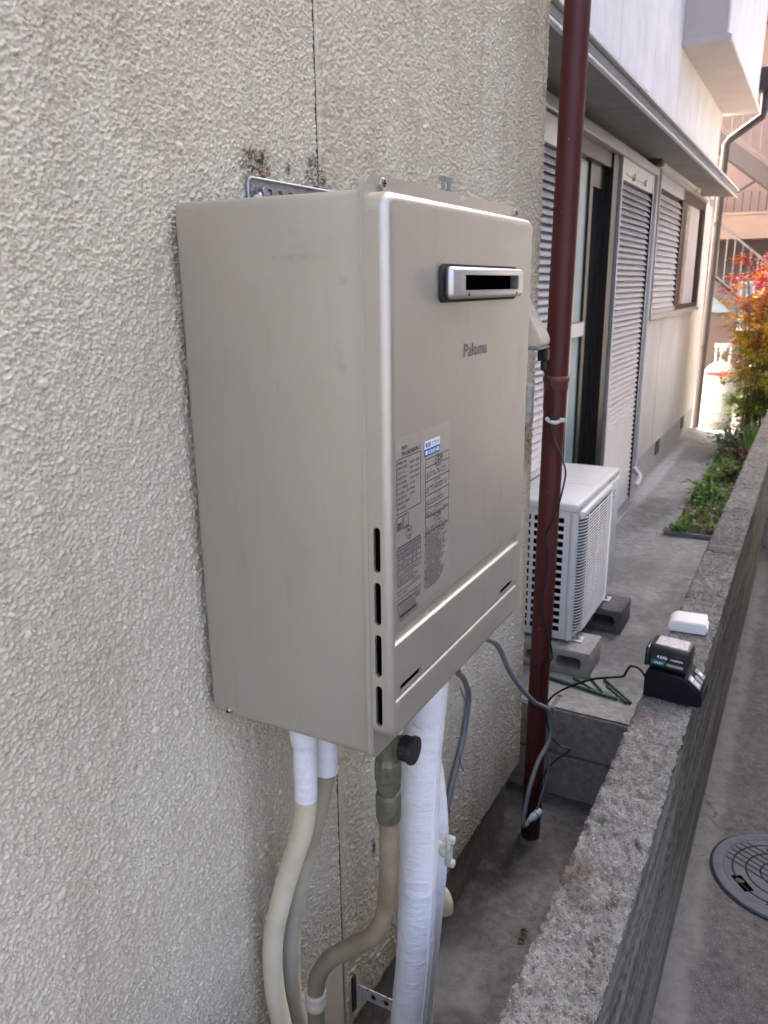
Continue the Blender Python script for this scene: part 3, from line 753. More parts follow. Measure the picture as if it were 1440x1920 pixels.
# ------------------------------------------------------------------ apartment block with stairs at the end of the path
ap = thing('apartment_building', (-1, 14, 0), 'pinkish brown apartment block at the far end of the path', 'building')
obj('wall', MB().box(-1.9, 7, 14.0, 20, 0, 9), 'brown_wall', ap)
obj('floor_band', MB().box(-1.9, 6, 12.9, 13.99, 2.39, 2.72), 'pink_wall', ap)
obj('floor_band_edge', MB().box(-1.9, 6, 12.86, 12.895, 2.70, 2.74).box(-1.9, 6, 12.87, 12.895, 2.36, 2.40), 'pink_wall', ap)
obj('wall_upper', MB().box(-1.9, 6, 13.6, 13.98, 2.75, 5.4), 'pink_wall', ap)
obj('floor_band', MB().box(-1.9, 6, 12.9, 13.59, 5.41, 5.75), 'pink_wall', ap)
obj('recess', MB().box(-1.15, 1.5, 13.93, 13.99, 1.6, 2.38), 'dark_recess', ap)
w = obj('window', MB().rbox(-.98, -.60, 13.90, 13.96, 1.22, 1.62, .01, 1), 'alu_brown', ap); obj('pane', MB().box(-.95, -.63, 13.885, 13.8995, 1.25, 1.59), 'blue_glass', w)
w = obj('window', MB().rbox(-.52, -.30, 13.90, 13.96, .95, 1.75, .01, 1), 'alu', ap); obj('pane', MB().box(-.49, -.33, 13.885, 13.8995, .99, 1.71), 'blue_glass', w)
st = thing('staircase', (-.4, 12.4, 0), 'brown steel outdoor staircase with thin balusters on the apartment block', 'staircase')
def flight(x0, z0, x1, z1, y0, y1, n, depth):
    """stringers, treads and balusters of one flight running down along x"""
    for y in (y0, y1):
        obj('stringer', MB().prism([(x0, z0), (x1, z1), (x1, z1 - depth), (x0, z0 - depth)], 'y', y, y + .02), 'stair', st)
    tr = None
    for i in range(n):
        x = x0 + (x1 - x0) * (i + .5) / n; z = z0 + (z1 - z0) * (i + .5) / n - depth * .55
        if tr is None: tr = obj('tread', MB().box(x - .12, x + .12, y0 + .0205, y1 - .0005, z, z + .035), 'stair', st); b0 = (x, z)
        else: piece(tr, st, (x - b0[0], 0, z - b0[1]))
    nb = n * 2; ba = None
    obj('handrail', MB().tube([(x0, y0 - .01, z0 + .78), (x1, y0 - .01, z1 + .78)], .018, 6), 'stair_grey', st)
    obj('lower_rail', MB().tube([(x0, y0 - .01, z0 + .06), (x1, y0 - .01, z1 + .06)], .012, 6), 'stair_grey', st)
    for i in range(nb):
        x = x0 + (x1 - x0) * (i + .5) / nb; z = z0 + (z1 - z0) * (i + .5) / nb
        if ba is None: ba = obj('baluster', MB().box(x - .008, x + .008, y0 - .018, y0 - .002, z + .06, z + .78), 'stair_grey', st); c0 = (x, z)
        else: piece(ba, st, (x - c0[0], 0, z - c0[1]))
flight(-1.9, 4.55, .9, 2.43, 12.0, 12.75, 11, .26)
flight(-1.9, 2.70, .75, .55, 12.35, 12.84, 12, .24)
for x in (.98,): obj('post', MB().box(x, x + .1, 12.3, 12.4, 0, 3.4), 'stair', st)
ra = thing('landing_railing', (-.4, 12.85, 2.74), 'brown balcony railing above the pink floor band', 'railing')
obj('handrail', MB().tube([(-1.9, 12.88, 3.02), (-.62, 12.88, 3.02), (-.30, 12.88, 3.22), (.6, 12.88, 3.8)], .02, 6), 'stair', ra)
ba = None
for i in range(22):
    x = -1.85 + i * .11
    if ba is None: ba = obj('baluster', MB().box(x - .009, x + .009, 12.87, 12.89, 2.742, 3.02), 'stair', ra)
    else: piece(ba, ra, (i * .11, 0, 0))

# ================================================================== WATER HEATER
wh = thing('water_heater', (.15, .26, 1.167), 'champagne wall-mounted gas water heater with exhaust slot and warning label', 'water heater')
Y0, Y1 = .025, .488
body = obj('body', MB().rbox(.011, .270, Y0, Y1, 1.167, 1.825, .011, 5), 'paint', wh, 35)
# rim: flange behind the cover, taller at the top, with a V notch in the upper edge
fo = [(Y0 - .006, 1.178), (Y0 - .006, 1.822)] + [(Y0 + .014 + .020 * math.cos(a), 1.820 + .020 * math.sin(a)) for a in np.linspace(math.pi * .95, math.pi / 2, 6)]
fo += [(.262, 1.840), (.272, 1.8335), (.282, 1.840), (Y1 - .012, 1.840)] + [(Y1 - .010 + .014 * math.cos(a), 1.826 + .014 * math.sin(a)) for a in np.linspace(math.pi / 2, 0, 5)]
fo += [(Y1 + .004, 1.178), (Y1 - .005, 1.168), (Y0 + .004, 1.168)]
fl = obj('rim', MB().prism(fo, 'x', .2625, .2705), 'paint', wh, 30)
b = bmesh.new(); b.from_mesh(fl.data); bmesh.ops.bevel(b, geom=[e for e in b.edges if abs((e.verts[0].co - e.verts[1].co).normalized().x) < .1], offset=.0018, segments=2, affect='EDGES'); b.to_mesh(fl.data); b.free()
finish(fl.data, None, 30)
# raised front cover, cut by the slots and the pressed grooves
XC = .297; PY0, PY1, PZ0, PZ1 = .0205, .487, 1.1985, 1.8215
cover = obj('front_cover', pressed(PY0, PY1, PZ0, PZ1, .2706, XC, .018, .0105), 'paint', wh)
ct = MB()
org = wpos(wh)
sl = [(1.470, 1.416), (1.404, 1.351), (1.339, 1.285), (1.273, 1.219)]
for z1, z0 in sl: ct.prism(capsule(.2795, (z0 + z1) / 2, .0088, z1 - z0), 'y', PY0 - .01, PY0 + .012)
for a, c in ((.041, .100), (.385, .443)):
    ct.prism(capsule((a + c) / 2, 1.2635, c - a, .0085), 'x', XC - .014, XC + .01)
cut(cover, ct, M['paint_in'])
gr = MB()
for zl, zt, ya, yb in ((1.3215, 1.343, .030, .470), (1.247, 1.2565, .030, .467)):
    gr.prism([(XC - .0066, zl + .0046), (XC - .0030, zl + .0036), (XC - .0008, zl + .0018), (XC + .0001, zl - .0006), (XC + .004, zl - .0006), (XC + .004, zt + .001), (XC - .0005, zt)], 'y', ya, yb)
cut(cover, gr)
finish(cover.data, None, 28); flat_big(cover.data)
for z1, z0 in sl: obj('slot_shade', MB().box(.2735, .2855, PY0 + .0045, PY0 + .0118, z0 - .0005, z1 + .0005), 'black', cover)  # black boxes that paint in the darkness inside the slots
for a, c in ((.041, .100), (.385, .443)): obj('slot_shade', MB().box(XC - .0138, XC - .0030, a - .0002, c + .0002, 1.2590, 1.2680), 'black', cover)
# screws
def screw(x, y, z, axis, r=.0055, par=wh):
    s = obj('screw', MB().lathe([(r * 1.25, 0), (r * 1.25, .0008), (r, .001), (r * .95, .0025), (r * .6, .0036), (r * .2, .004)], (0, 0, 0), 16, 'x' if axis == 'x' else 'y')
            .xform(Matrix.Translation((x, y, z)) @ (Matrix.Identity(4) if axis == 'x' else Matrix.Rotation(math.pi, 4, 'Z'))), 'screw', par, 40)
    d = .0006; hx = MB()
    if axis == 'x': hx.box(x + .0036, x + .0043, y - r * .55, y + r * .55, z - d, z + d).box(x + .0036, x + .00435, y - d, y + d, z - r * .55, z + r * .55)
    else: hx.box(x - r * .55, x + r * .55, y - .0043, y - .0036, z - d, z + d).box(x - d, x + d, y - .00435, y - .0036, z - r * .55, z + r * .55)
    obj('cross_slot', hx, 'black', s); return s
screw(.2706, .058, 1.8315, 'x', .0062); screw(.2706, .472, 1.831, 'x', .0058)
screw(.043, Y0, 1.176, 'y', .0045)
# exhaust outlet
EY0, EY1, EZ0, EZ1 = .150, .402, 1.7135, 1.7505
gk = obj('gasket', MB().rbox(XC - .003, XC + .0035, EY0 - .007, EY1 + .004, EZ0 - .0035, EZ1 + .003, .010, 4, 0), 'gasket', wh, 40)
ex = obj('exhaust_outlet', MB().rbox(XC + .0036, XC + .016, EY0, EY1, EZ0, EZ1, .0065, 4), 'outlet', wh, 35)
ex_c = MB().rbox(XC + .0045, XC + .03, .183, .380, 1.7235, 1.7415, .002, 2, 0)
cut(ex, ex_c); finish(ex.data, None, 35)
obj('flue_opening', MB().box(XC + .0042, XC + .0052, .1825, .3805, 1.723, 1.742), 'black', ex)
obj('flue_shade', MB().box(XC + .0053, XC + .0150, .3755, .3797, 1.7237, 1.7413), 'black', ex)  # black box standing for the shade on the opening's inner side
obj('flue_edge', MB().box(XC + .0155, XC + .0172, .1822, .1842, 1.7235, 1.7415).box(XC + .0155, XC + .0168, .184, .380, 1.7222, 1.7234).box(XC + .006, XC + .0172, .372, .3745, 1.7236, 1.7414), 'steel', ex)
obj('drain_hole', MB().lathe([(.0017, XC + .0155), (.0017, XC + .0164)], (0, .198, 1.7185), 10, 'x').lathe([(.0017, XC + .0155), (.0017, XC + .0164)], (0, .372, 1.7185), 10, 'x'), 'black', ex)
# maker's name in raised letters
lg = MB(); text(lg, 'Paloma', .0235, lambda u, v: (XC + .0005, .2225 + u, 1.6420 + v), w=.081, bold=.012)
n0 = len(lg.v)
obj('lettering', lg, 'logo', wh)
# small hanging tab above the rim, clip under the body
tb = MB().box(.246, .2475, .258, .292, 1.826, 1.8475).box(.246, .2475, .262, .270, 1.8476, 1.8560).box(.246, .2475, .280, .288, 1.8476, 1.8560).box(.246, .2475, .256, .294, 1.8561, 1.8625)
obj('hanging_tab', tb, 'steel_dull', wh)
obj('clip', MB().tube([(.252, .034, 1.1665), (.248, .030, 1.152), (.262, .030, 1.160), (.266, .034, 1.1665)], .0011, 5), 'steel', wh)
obj('drain_fitting', MB().rbox(.05, .23, .06, .40, 1.160, 1.1668, .003, 1), 'steel_dull', wh)
# wall bracket behind the body
br = MB().rbox(.0035, .0050, .177, .400, 1.79, 1.869, .009, 4, 0)
bk = obj('bracket', br, 'steel_dull', wh, 40)
bc = MB()
for yy in (.228, .252, .279, .306): bc.prism(capsule(yy, 1.8545, .013, .0075, 5), 'x', .001, .009)
cut(bk, bc); finish(bk.data, None, 40)
rim_p = [(.0065, .178, 1.79), (.0065, .178, 1.862), (.0065, .181, 1.867), (.0065, .186, 1.8690), (.0065, .400, 1.8690)]
obj('bracket_rim', MB().tube(rim_p, .0022, 6), 'steel_dull', bk, 60)
obj('bracket_rib', MB().rbox(.0051, .0085, .212, .216, 1.80, 1.861, .0015, 2), 'steel_dull', bk, 40)
obj('bolt', MB().lathe([(.0085, .0052), (.0085, .0066), (.0048, .0067), (.0048, .012), (.0030, .0121), (.0030, .022), (.002, .023)], (0, .192, 1.8535), 6, 'x'), 'steel', bk)
obj('bolt_cap', MB().lathe([(.007, .0052), (.0066, .011), (.003, .014)], (0, .197, 1.845), 12, 'x'), 'white_plastic', bk, 40)

# --- rating and warning label on the cover
LY0, LZ1, LW, LH = .032, 1.5675, .150, .214
lab = obj('warning_label', MB().box(XC + .0002, XC + .0005, LY0, LY0 + LW, LZ1 - LH, LZ1), 'label_film', wh)
pr = MB(); X_INK = XC + .0008
def W(u, v): return (X_INK, LY0 + u, LZ1 - v)
def rule(u0, v0, u1, v1, t=.00045):
    if abs(u1 - u0) > abs(v1 - v0): pr.add([W(u0, v0 - t), W(u1, v0 - t), W(u1, v0 + t), W(u0, v0 + t)], [(0, 1, 2, 3)])
    else: pr.add([W(u0 - t, v0), W(u0 + t, v0), W(u0 + t, v1), W(u0 - t, v1)], [(0, 1, 2, 3)])
def frame(u0, v0, u1, v1):
    rule(u0, v0, u1, v0); rule(u0, v1, u1, v1); rule(u0, v0, u0, v1); rule(u1, v0, u1, v1)
rg = random.Random(7)
def greek(u0, u1, v, h=.0026, dens=.8):
    """a line of print too fine to read: strokes of uneven width"""
    u = u0
    while u < u1:
        wd = rg.uniform(.0009, .0022)
        if rg.random() < dens:
            k = rg.choice((0, 1, 2))
            if k == 0:
                rule(u, v - h * .9, u, v, .0002); rule(u + wd * .7, v - h * .9, u + wd * .7, v, .00018); rule(u, v - h * .5, u + wd, v - h * .5, .0002)
            elif k == 1:
                rule(u, v - h * .9, u + wd, v - h * .9, .0002); rule(u, v - h * .45, u + wd, v - h * .45, .0002); rule(u, v, u + wd, v, .0002); rule(u + wd * .5, v - h, u + wd * .5, v, .0002)
            else:
                rule(u, v - h * .8, u + wd, v - h * .8, .00025); rule(u + wd * .3, v - h, u + wd * .3, v, .00025); rule(u + wd * .8, v - h * .8, u + wd * .8, v, .0002)
        u += wd + .0007
def T(s, u, v, size, w=None, bold=.02): text(pr, s, size, lambda a, c: (X_INK, LY0 + u + a, LZ1 - v + c), w, bold)
# left column
T('型式名', .016, .0125, .0045); T('FH-2423SAW-1', .016, .0200, .0072, .045)
frame(.003, .0225, .064, .0850)
for i in range(10): greek(.005, .005 + rg.uniform(.018, .03), .0285 + i * .0058, .0034, .95)
for i, s_ in enumerate(('13A用   12A用', '50.5kW  47.2kW', '50.9kW  47.6kW', '41.9kW  39.2kW', 'AC 100V', '50Hz/60Hz', '113W/116W')):
    T(s_, .036, .0315 + i * .0062, .0034, .024 if i < 4 else .013, .015)
frame(.003, .0885, .0165, .1040); T('m', .0050, .1015, .0125, .009, .03); frame(.019, .0885, .0325, .1040)
for k in range(14):                                                    # round marks
    a = 2 * math.pi * k / 14; c_ = 2 * math.pi * (k + 1) / 14
    for cu, cv, rr in ((.0257, .0945, .0045), (.0335, .1130, .0078)):
        pr.add([W(cu + rr * math.cos(a), cv + rr * math.sin(a)), W(cu + rr * math.cos(c_), cv + rr * math.sin(c_)), W(cu + rr * .9 * math.cos(c_), cv + rr * .9 * math.sin(c_)), W(cu + rr * .9 * math.cos(a), cv + rr * .9 * math.sin(a))], [(0, 1, 2, 3)])
T('PS', .0298, .1125, .006, .0075, .03); T('TG', .0302, .1185, .005, .0068, .03)
greek(.020, .0315, .1032, .002); greek(.020, .0315, .1065, .002); greek(.004, .0155, .1028, .0015)
frame(.003, .1245, .064, .1600)
for v in (.1285, .1335, .140, .1465, .153): rule(.003, v, .064, v)
for u in (.0165, .030, .042, .053): rule(u, .1335, u, .153)
for i, v in enumerate((.1275, .1325, .1385, .145, .1515, .158)): greek(.005, .060, v, .0028, .7)
for i in range(3): greek(.003, rg.uniform(.045, .06), .1655 + i * .0037, .0028)
rule(.0, .1785, .065, .1785); greek(.045, .062, .1765, .002); greek(.004, .03, .184, .0024)
rule(.0, .1880, .065, .1880); greek(.043, .062, .1915, .0025)
for i in range(8): greek(.003, rg.uniform(.05, .063), .1965 + i * .0031 - .002, .0023)
rule(.0, .1935, .065, .1935)
pr.add([W(.008, .2085), W(.052, .2085), W(.052, .2118), W(.008, .2118)], [(0, 1, 2, 3)])
# right column
frame(.077, .0360, .1465, .1285)
T('⚠警告', .1020, .0440, .0088, .024, .02); rule(.077, .0462, .1465, .0462)
rows = ((.0462, .0635, 'tri'), (.0635, .0810, 'tri'), (.0810, .0975, 'no'), (.0975, .1080, 'no'), (.1160, .1285, 'tri'))
for a, c_, kind in rows:
    greek(.103, .121, a + .0042, .0030)
    for j in range(2): greek(.0885, rg.uniform(.128, .143), a + .0092 + j * .0036, .0026)
    rule(.077, c_, .1465, c_)
    cu, cv = .0828, (a + c_) / 2 + .002
    if kind == 'tri':
        p3 = [(cu, cv - .005), (cu + .0046, cv + .0035), (cu - .0046, cv + .0035)]
        for i in range(3):
            q0, q1 = p3[i], p3[(i + 1) % 3]; k = .78
            m_ = (cu, cv + .0007)
            i0 = tuple(m_[d] + (q0[d] - m_[d]) * k for d in (0, 1)); i1 = tuple(m_[d] + (q1[d] - m_[d]) * k for d in (0, 1))
            pr.add([W(*q0), W(*q1), W(*i1), W(*i0)], [(0, 1, 2, 3)])
        rule(cu, cv - .002, cu, cv + .0012, .0005); rule(cu, cv + .0018, cu, cv + .0026, .0005)
    else:
        for k in range(12):
            a0, a1 = 2 * math.pi * k / 12, 2 * math.pi * (k + 1) / 12; rr = .0042
            pr.add([W(cu + rr * math.cos(a0), cv + rr * math.sin(a0)), W(cu + rr * math.cos(a1), cv + rr * math.sin(a1)), W(cu + rr * .82 * math.cos(a1), cv + rr * .82 * math.sin(a1)), W(cu + rr * .82 * math.cos(a0), cv + rr * .82 * math.sin(a0))], [(0, 1, 2, 3)])
        pr.add([W(cu - .0033, cv - .0025), W(cu - .0025, cv - .0033), W(cu + .0033, cv + .0025), W(cu + .0025, cv + .0033)], [(0, 1, 2, 3)])
T('⚠注意', .1010, .1148, .0075, .022, .02)
for i in range(20):
    u1 = rg.uniform(.115, .1455); greek(.077, u1, .1325 + i * .0036, .0027, .9)
    if i % 3 == 0: rule(.0762, .1297 + i * .0036, .0762, .1327 + i * .0036, .0008)
# fold: everything that left the film's lower edge stays inside it
obj('print', pr, 'ink', lab)
sk = obj('dealer_sticker', MB().box(XC + .0006, XC + .0009, .1065, .1495, 1.5440, 1.5535), 'sticker_white', wh)
obj('sticker_band', MB().box(XC + .0006, XC + .0009, .1065, .1495, 1.5350, 1.5439), 'sticker_blue', sk)
s1_, s2_ = MB(), MB()
text(s1_, '株式会社ミズテック', .0062, lambda u, v: (XC + .0011, .109 + u, 1.5462 + v), .038, .03)
text(s2_, '0120-051-458', .0066, lambda u, v: (XC + .0011, .1165 + u, 1.5372 + v), .031, .04)
s2_.box(XC + .0009, XC + .0011, .1085, .1145, 1.5372, 1.5420)
obj('sticker_print', s1_, 'sticker_blue', sk); obj('sticker_number', s2_, 'sticker_white', sk)

# ------------------------------------------------------------------ hoses and pipes below the heater
def corrugated(path, r, pitch, sub=8, amp=.10):
    pts, _ = catmull([Vector(q) for q in path], [1] * len(path), 24)
    L = [0]
    for a, c in zip(pts, pts[1:]): L.append(L[-1] + (c - a).length)
    n = int(L[-1] / pitch * 4); out = []; rr = []; j = 0
    for i in range(n + 1):
        s_ = L[-1] * i / n
        while j < len(L) - 2 and L[j + 1] < s_: j += 1
        k = (s_ - L[j]) / max(L[j + 1] - L[j], 1e-9)
        out.append(pts[j].lerp(pts[j + 1], k)); rr.append(r * (1 + amp * (1, .4, -1, .4)[i % 4]))
    return MB().tube(out, rr, 18)
h1 = thing('conduit_hose', (.049, .09, .20), 'pale beige ribbed conduit hose with white sleeve, leftmost under the heater', 'hose', 'ribbed hoses under the heater')
p1 = [(.119, .09, 1.03), (.116, .09, 1.00), (.107, .09, .955), (.072, .09, .85), (.043, .09, .736), (.039, .09, .638), (.049, .09, .566), (.060, .09, .47), (.06, .09, .25)]
obj('hose', corrugated(p1, .0148, .0034), 'conduit', h1, 60)
obj('sleeve', MB().tube([(.119, .09, 1.168), (.119, .09, 1.135), (.1195, .09, 1.115), (.120, .09, 1.105), (.1195, .09, 1.085), (.119, .09, 1.05), (.118, .09, 1.020)], [.020, .0205, .0195, .0165, .0172, .0168, .0166], 18, True, 3), 'wrap', h1, 60)
h2 = thing('conduit_hose', (.046, .14, .20), 'greyer ribbed conduit hose running just behind the pale beige one', 'hose', 'ribbed hoses under the heater')
p2 = [(.121, .14, 1.06), (.116, .14, 1.02), (.091, .14, .918), (.061, .14, .806), (.041, .14, .702), (.036, .14, .588), (.048, .14, .513), (.058, .14, .42), (.06, .14, .22)]
obj('hose', corrugated(p2, .0150, .0034), 'conduit_grey', h2, 60)
obj('sleeve', MB().tube([(.122, .14, 1.168), (.122, .14, 1.12), (.1225, .14, 1.075), (.1215, .14, 1.036)], .0185, 18), 'wrap', h2, 60)
gp = thing('gas_pipe', (.1, .12, .20), 'brownish coated gas pipe with green bronze joint and black cap', 'pipe')
pg = [(.237, .12, 1.02), (.237, .12, .95), (.2345, .12, .89), (.228, .12, .835), (.207, .12, .79), (.170, .12, .752), (.135, .12, .716), (.112, .12, .680), (.100, .12, .638), (.0975, .12, .57), (.0975, .12, .48), (.0975, .12, .25)]
gpts, grs = catmull([Vector(q) for q in pg], [.0142] * len(pg), 14)
grs = [r * (1 + .018 * math.sin(i * 2.1) + .012 * math.sin(i * .7)) for i, r in enumerate(grs)]
obj('pipe', MB().tube(gpts, grs, 18), 'gas_pipe', gp, 60)
obj('joint', MB().lathe([(.0165, 1.006), (.0178, 1.012), (.0180, 1.046), (.0165, 1.051), (.0140, 1.052), (.0140, 1.058), (.0172, 1.059), (.0176, 1.072)], (.237, .12, 0), 24), 'bronze', gp, 40)
obj('hex_nut', MB().lathe([(.0188, 1.0725), (.0196, 1.076), (.0196, 1.100), (.0180, 1.104), (.0150, 1.108), (.0150, 1.168)], (.237, .12, 0), 8), 'bronze', gp)
obj('valve_branch', MB().lathe([(.0145, .237), (.0145, .250), (.016, .2505), (.016, .254)], (0, .128, 1.122), 18, 'x'), 'bronze', gp, 40)
kn = MB().lathe([(.0150, .2542), (.0165, .255), (.0165, .268), (.0195, .2685), (.0202, .271), (.0195, .2750), (.011, .2765)], (0, .128, 1.122), 28, 'x')
for k in range(14):
    a = 2 * math.pi * k / 14; kn.rbox(.256, .2678, -.0012, .0012, .0160, .0178, .0004, 1, None, Matrix.Translation((0, .128, 1.122)) @ Matrix.Rotation(a, 4, 'X'))
obj('cap', kn, 'knob', gp, 40)
cl = MB().lathe([(.0168, .600), (.0178, .603), (.0178, .610), (.0168, .614), (.0168, .619), (.0178, .622), (.0178, .628), (.0168, .630)], (.0985, .12, 0), 20)
obj('saddle_clamp', cl.rbox(.076, .085, .108, .128, .606, .624, .003, 2), 'beige_plastic', gp, 50)
def insulated(path, r, seam_side, name_parts):
    pts, rs = catmull([Vector(q) for q in path], [r] * len(path), 26)
    rs = [q * (1 + .010 * math.sin(i * .55 + math.sin(i * .21) * 2)) for i, q in enumerate(rs)]
    obj('wrap', MB().tube(pts, rs, 30), 'wrap', name_parts, 60)
    sm = [q + Vector((seam_side[0], seam_side[1], 0)).normalized() * (k * 1.0) for q, k in zip(pts, rs)]
    obj('seam', MB().tube(sm, .0018, 6), 'wrap_seam', name_parts, 60)
wa = thing('insulated_pipe', (.21, .26, .2), 'thick white wrapped pipe nearest the camera, rising into the heater', 'pipe', 'white wrapped pipes')
insulated([(.233, .26, 1.168), (.226, .26, 1.08), (.220, .26, 1.0), (.217, .26, .84), (.213, .26, .73), (.208, .26, .617), (.196, .26, .469), (.188, .26, .30), (.185, .26, .05)], .0315, (.8, -.3), wa)
wb = thing('insulated_pipe', (.2, .36, .2), 'white wrapped pipe half hidden behind the thicker one, with a drain cock', 'pipe', 'white wrapped pipes')
insulated([(.160, .35, 1.168), (.166, .35, 1.06), (.183, .355, .95), (.193, .36, .86), (.196, .36, .766), (.189, .36, .649), (.179, .36, .524), (.169, .36, .366), (.165, .36, .05)], .0275, (.9, -.1), wb)
tp = MB().tube([(.200, .31, .835), (.240, .312, .816)], .009, 12).tube([(.236, .312, .816), (.246, .312, .816)], .012, 12)
tp.rbox(.244, .253, .303, .321, .792, .842, .004, 3).rbox(.241, .259, .306, .318, .833, .847, .004, 3).rbox(.241, .259, .306, .318, .788, .801, .004, 3)
obj('drain_cock', tp, 'old_plastic', wb, 45)
ec = thing('conduit_elbow', (.16, .62, .30), 'short cream elbow sticking out behind the white wrapped pipes', 'pipe')
obj('elbow', MB().tube([(.06, .60, .445), (.092, .60, .445), (.108, .598, .440), (.117, .595, .425), (.119, .593, .408)], .020, 14, True, 4), 'beige_plastic', ec, 60)
obj('opening', MB().tube([(.1192, .593, .4081), (.1192, .593, .4066)], .0155, 14), 'dark_recess', ec)
pc = thing('strap_clamp', (.05, .42, .30), 'rusty white metal strap fixed to the wall low under the heater', 'clamp')
obj('foot', MB().rbox(.001, .006, .385, .40, .27, .36, .002, 1), 'gasket', pc)
obj('strap', MB().rbox(.006, .112, .402, .4045, .300, .330, .003, 2, 1), 'strap', pc)
obj('strap_loop', MB().lathe([(.0205, .298), (.0205, .332)], (.130, .403, 0), 20, 'z', False), 'strap', pc, 40)
for xx in (.045, .075): obj('rivet', MB().lathe([(.0055, -.0006), (.0055, .0007), (.003, .0016)], (xx, .4015, .315), 10, 'y').xform(Matrix.Identity(4)), 'dead_leaf', pc)
h3 = thing('conduit_hose', (.13, .40, .0), 'short muddy ribbed hose held by the rusty strap', 'hose', 'ribbed hoses under the heater')
obj('hose', corrugated([(.132, .403, .42), (.130, .403, .31), (.115, .395, .22), (.085, .385, .14), (.06, .38, .03)], .0155, .005), 'conduit_grey', h3, 60)

# ------------------------------------------------------------------ maroon downspout
ds = thing('downspout', (.066, 1.4, 0), 'dark maroon round downspout standing in front of the stucco wall end', 'downspout')
def dx(z): return .066 + .0085 * z
obj('pipe', MB().tube([(dx(z), 1.4, z) for z in (.0, .06, .3, .8, 1.2, 1.462)], .0300, 28).tube([(dx(z), 1.4, z) for z in (1.40, 1.6, 2.0, 2.4, 3.2, 6.2)], .0318, 28), 'maroon', ds, 60)
obj('socket_collar', MB().lathe([(.0318, 1.455), (.0335, 1.457), (.0335, 1.474), (.0355, 1.477), (.0362, 1.482), (.0355, 1.489), (.0325, 1.492)], (dx(1.48), 1.4, 0), 28), 'collar', ds, 50)
obj('base_ring', MB().lathe([(.040, .004), (.0385, .010), (.0335, .016), (.031, .020)], (dx(0), 1.4, 0), 24), 'mortar', ds, 50)

# ------------------------------------------------------------------ weatherproof socket, junction box, cords
sb = thing('outdoor_socket', (.04, 1.25, 1.58), 'beige sloping-hood outdoor socket with black plug beside the downspout', 'socket')
prof = [(.002, 1.70), (.014, 1.708), (.030, 1.695), (.080, 1.612), (.088, 1.594), (.084, 1.580), (.002, 1.580)]
hd = obj('hood', MB().prism(prof, 'y', 1.215, 1.300), 'beige_plastic', sb)
b = bmesh.new(); b.from_mesh(hd.data); bmesh.ops.bevel(b, geom=list(b.edges), offset=.003, segments=2, affect='EDGES'); b.to_mesh(hd.data); b.free(); finish(hd.data, None, 40)
obj('base_plate', MB().rbox(.001, .012, 1.205, 1.310, 1.545, 1.715, .004, 2), 'beige_plastic', sb, 40)
obj('lower_rim', MB().rbox(.004, .086, 1.213, 1.302, 1.572, 1.5795, .002, 1), 'grey_cable', sb)
jb = thing('junction_box', (.02, 1.38, 1.37), 'pale rounded junction box half hidden behind the heater edge', 'box')
obj('box', MB().rbox(.001, .036, 1.315, 1.352, 1.366, 1.474, .009, 4), 'old_plastic', jb, 40)
obj('lid_seam', MB().rbox(.024, .0368, 1.3145, 1.3525, 1.395, 1.397, .0005, 1), 'grey_cable', jb)
pc_ = thing('power_cord', (.09, 1.36, 0), 'thin black power cord hanging down the maroon downspout from the socket', 'cord')
obj('plug', MB().rbox(.060, .088, 1.278, 1.300, 1.540, 1.5715, .006, 3).rbox(.068, .082, 1.283, 1.296, 1.515, 1.541, .004, 2), 'black_cable', pc_, 40)
cord = [(.075, 1.290, 1.52), (.080, 1.315, 1.49), (.086, 1.345, 1.455), (.085, 1.357, 1.42), (.081, 1.36, 1.373), (.095, 1.36, 1.32), (.11, 1.362, 1.287), (.126, 1.365, 1.243), (.125, 1.365, 1.206), (.111, 1.36, 1.129), (.094, 1.36, 1.08), (.083, 1.36, 1.051),
        (.092, 1.36, .993), (.086, 1.36, .912), (.079, 1.36, .861), (.088, 1.36, .813), (.107, 1.36, .741), (.118, 1.36, .675), (.101, 1.36, .661), (.091, 1.36, .635), (.095, 1.36, .574), (.107, 1.363, .505), (.119, 1.37, .423), (.152, 1.375, .387),
        (.184, 1.38, .381), (.154, 1.375, .347), (.121, 1.37, .303), (.096, 1.365, .231), (.078, 1.36, .16), (.07, 1.36, .10), (.055, 1.385, .05), (.040, 1.42, .010), (.05, 1.47, .010)]
obj('cord', MB().tube(cord, .0026, 6, True, 6), 'black_cable', pc_, 60)
obj('tie_tag', MB().tube([(.066, 1.366, 1.380), (.078, 1.362, 1.372), (.094, 1.3605, 1.370), (.104, 1.363, 1.374)], .0055, 8, True, 3).rbox(.104, .120, 1.360, 1.364, 1.372, 1.384, .0015, 2), 'white_tape', pc_, 50)
gc = thing('grey_cable', (.1, 1.2, .2), 'grey cable swinging from the heater bottom across the downspout', 'cable')
obj('cable', MB().tube([(.14, .47, 1.165), (.14, .56, 1.10), (.13, .75, 1.0), (.112, .90, .915), (.104, 1.02, .79), (.103, 1.125, .690), (.104, 1.25, .585), (.1175, 1.345, .515), (.124, 1.368, .455), (.121, 1.36, .40), (.108, 1.30, .36), (.102, 1.245, .30), (.100, 1.215, .24), (.100, 1.205, .21), (.104, 1.215, .195), (.109, 1.23, .203)], .0068, 10, True, 6), 'grey_cable', gc, 60)
obj('cable_end', MB().tube([(.109, 1.23, .203), (.117, 1.245, .208), (.122, 1.255, .212)], [.006, .012, .011], 10).tube([(.1225, 1.2555, .2122), (.130, 1.272, .216)], .0125, 10), 'connector', gc, 40)
obj('spare_core', MB().tube([(.122, 1.255, .215), (.128, 1.30, .27), (.131, 1.33, .31), (.128, 1.36, .36)], .0024, 6, True, 6), 'blue_wire', gc, 60)
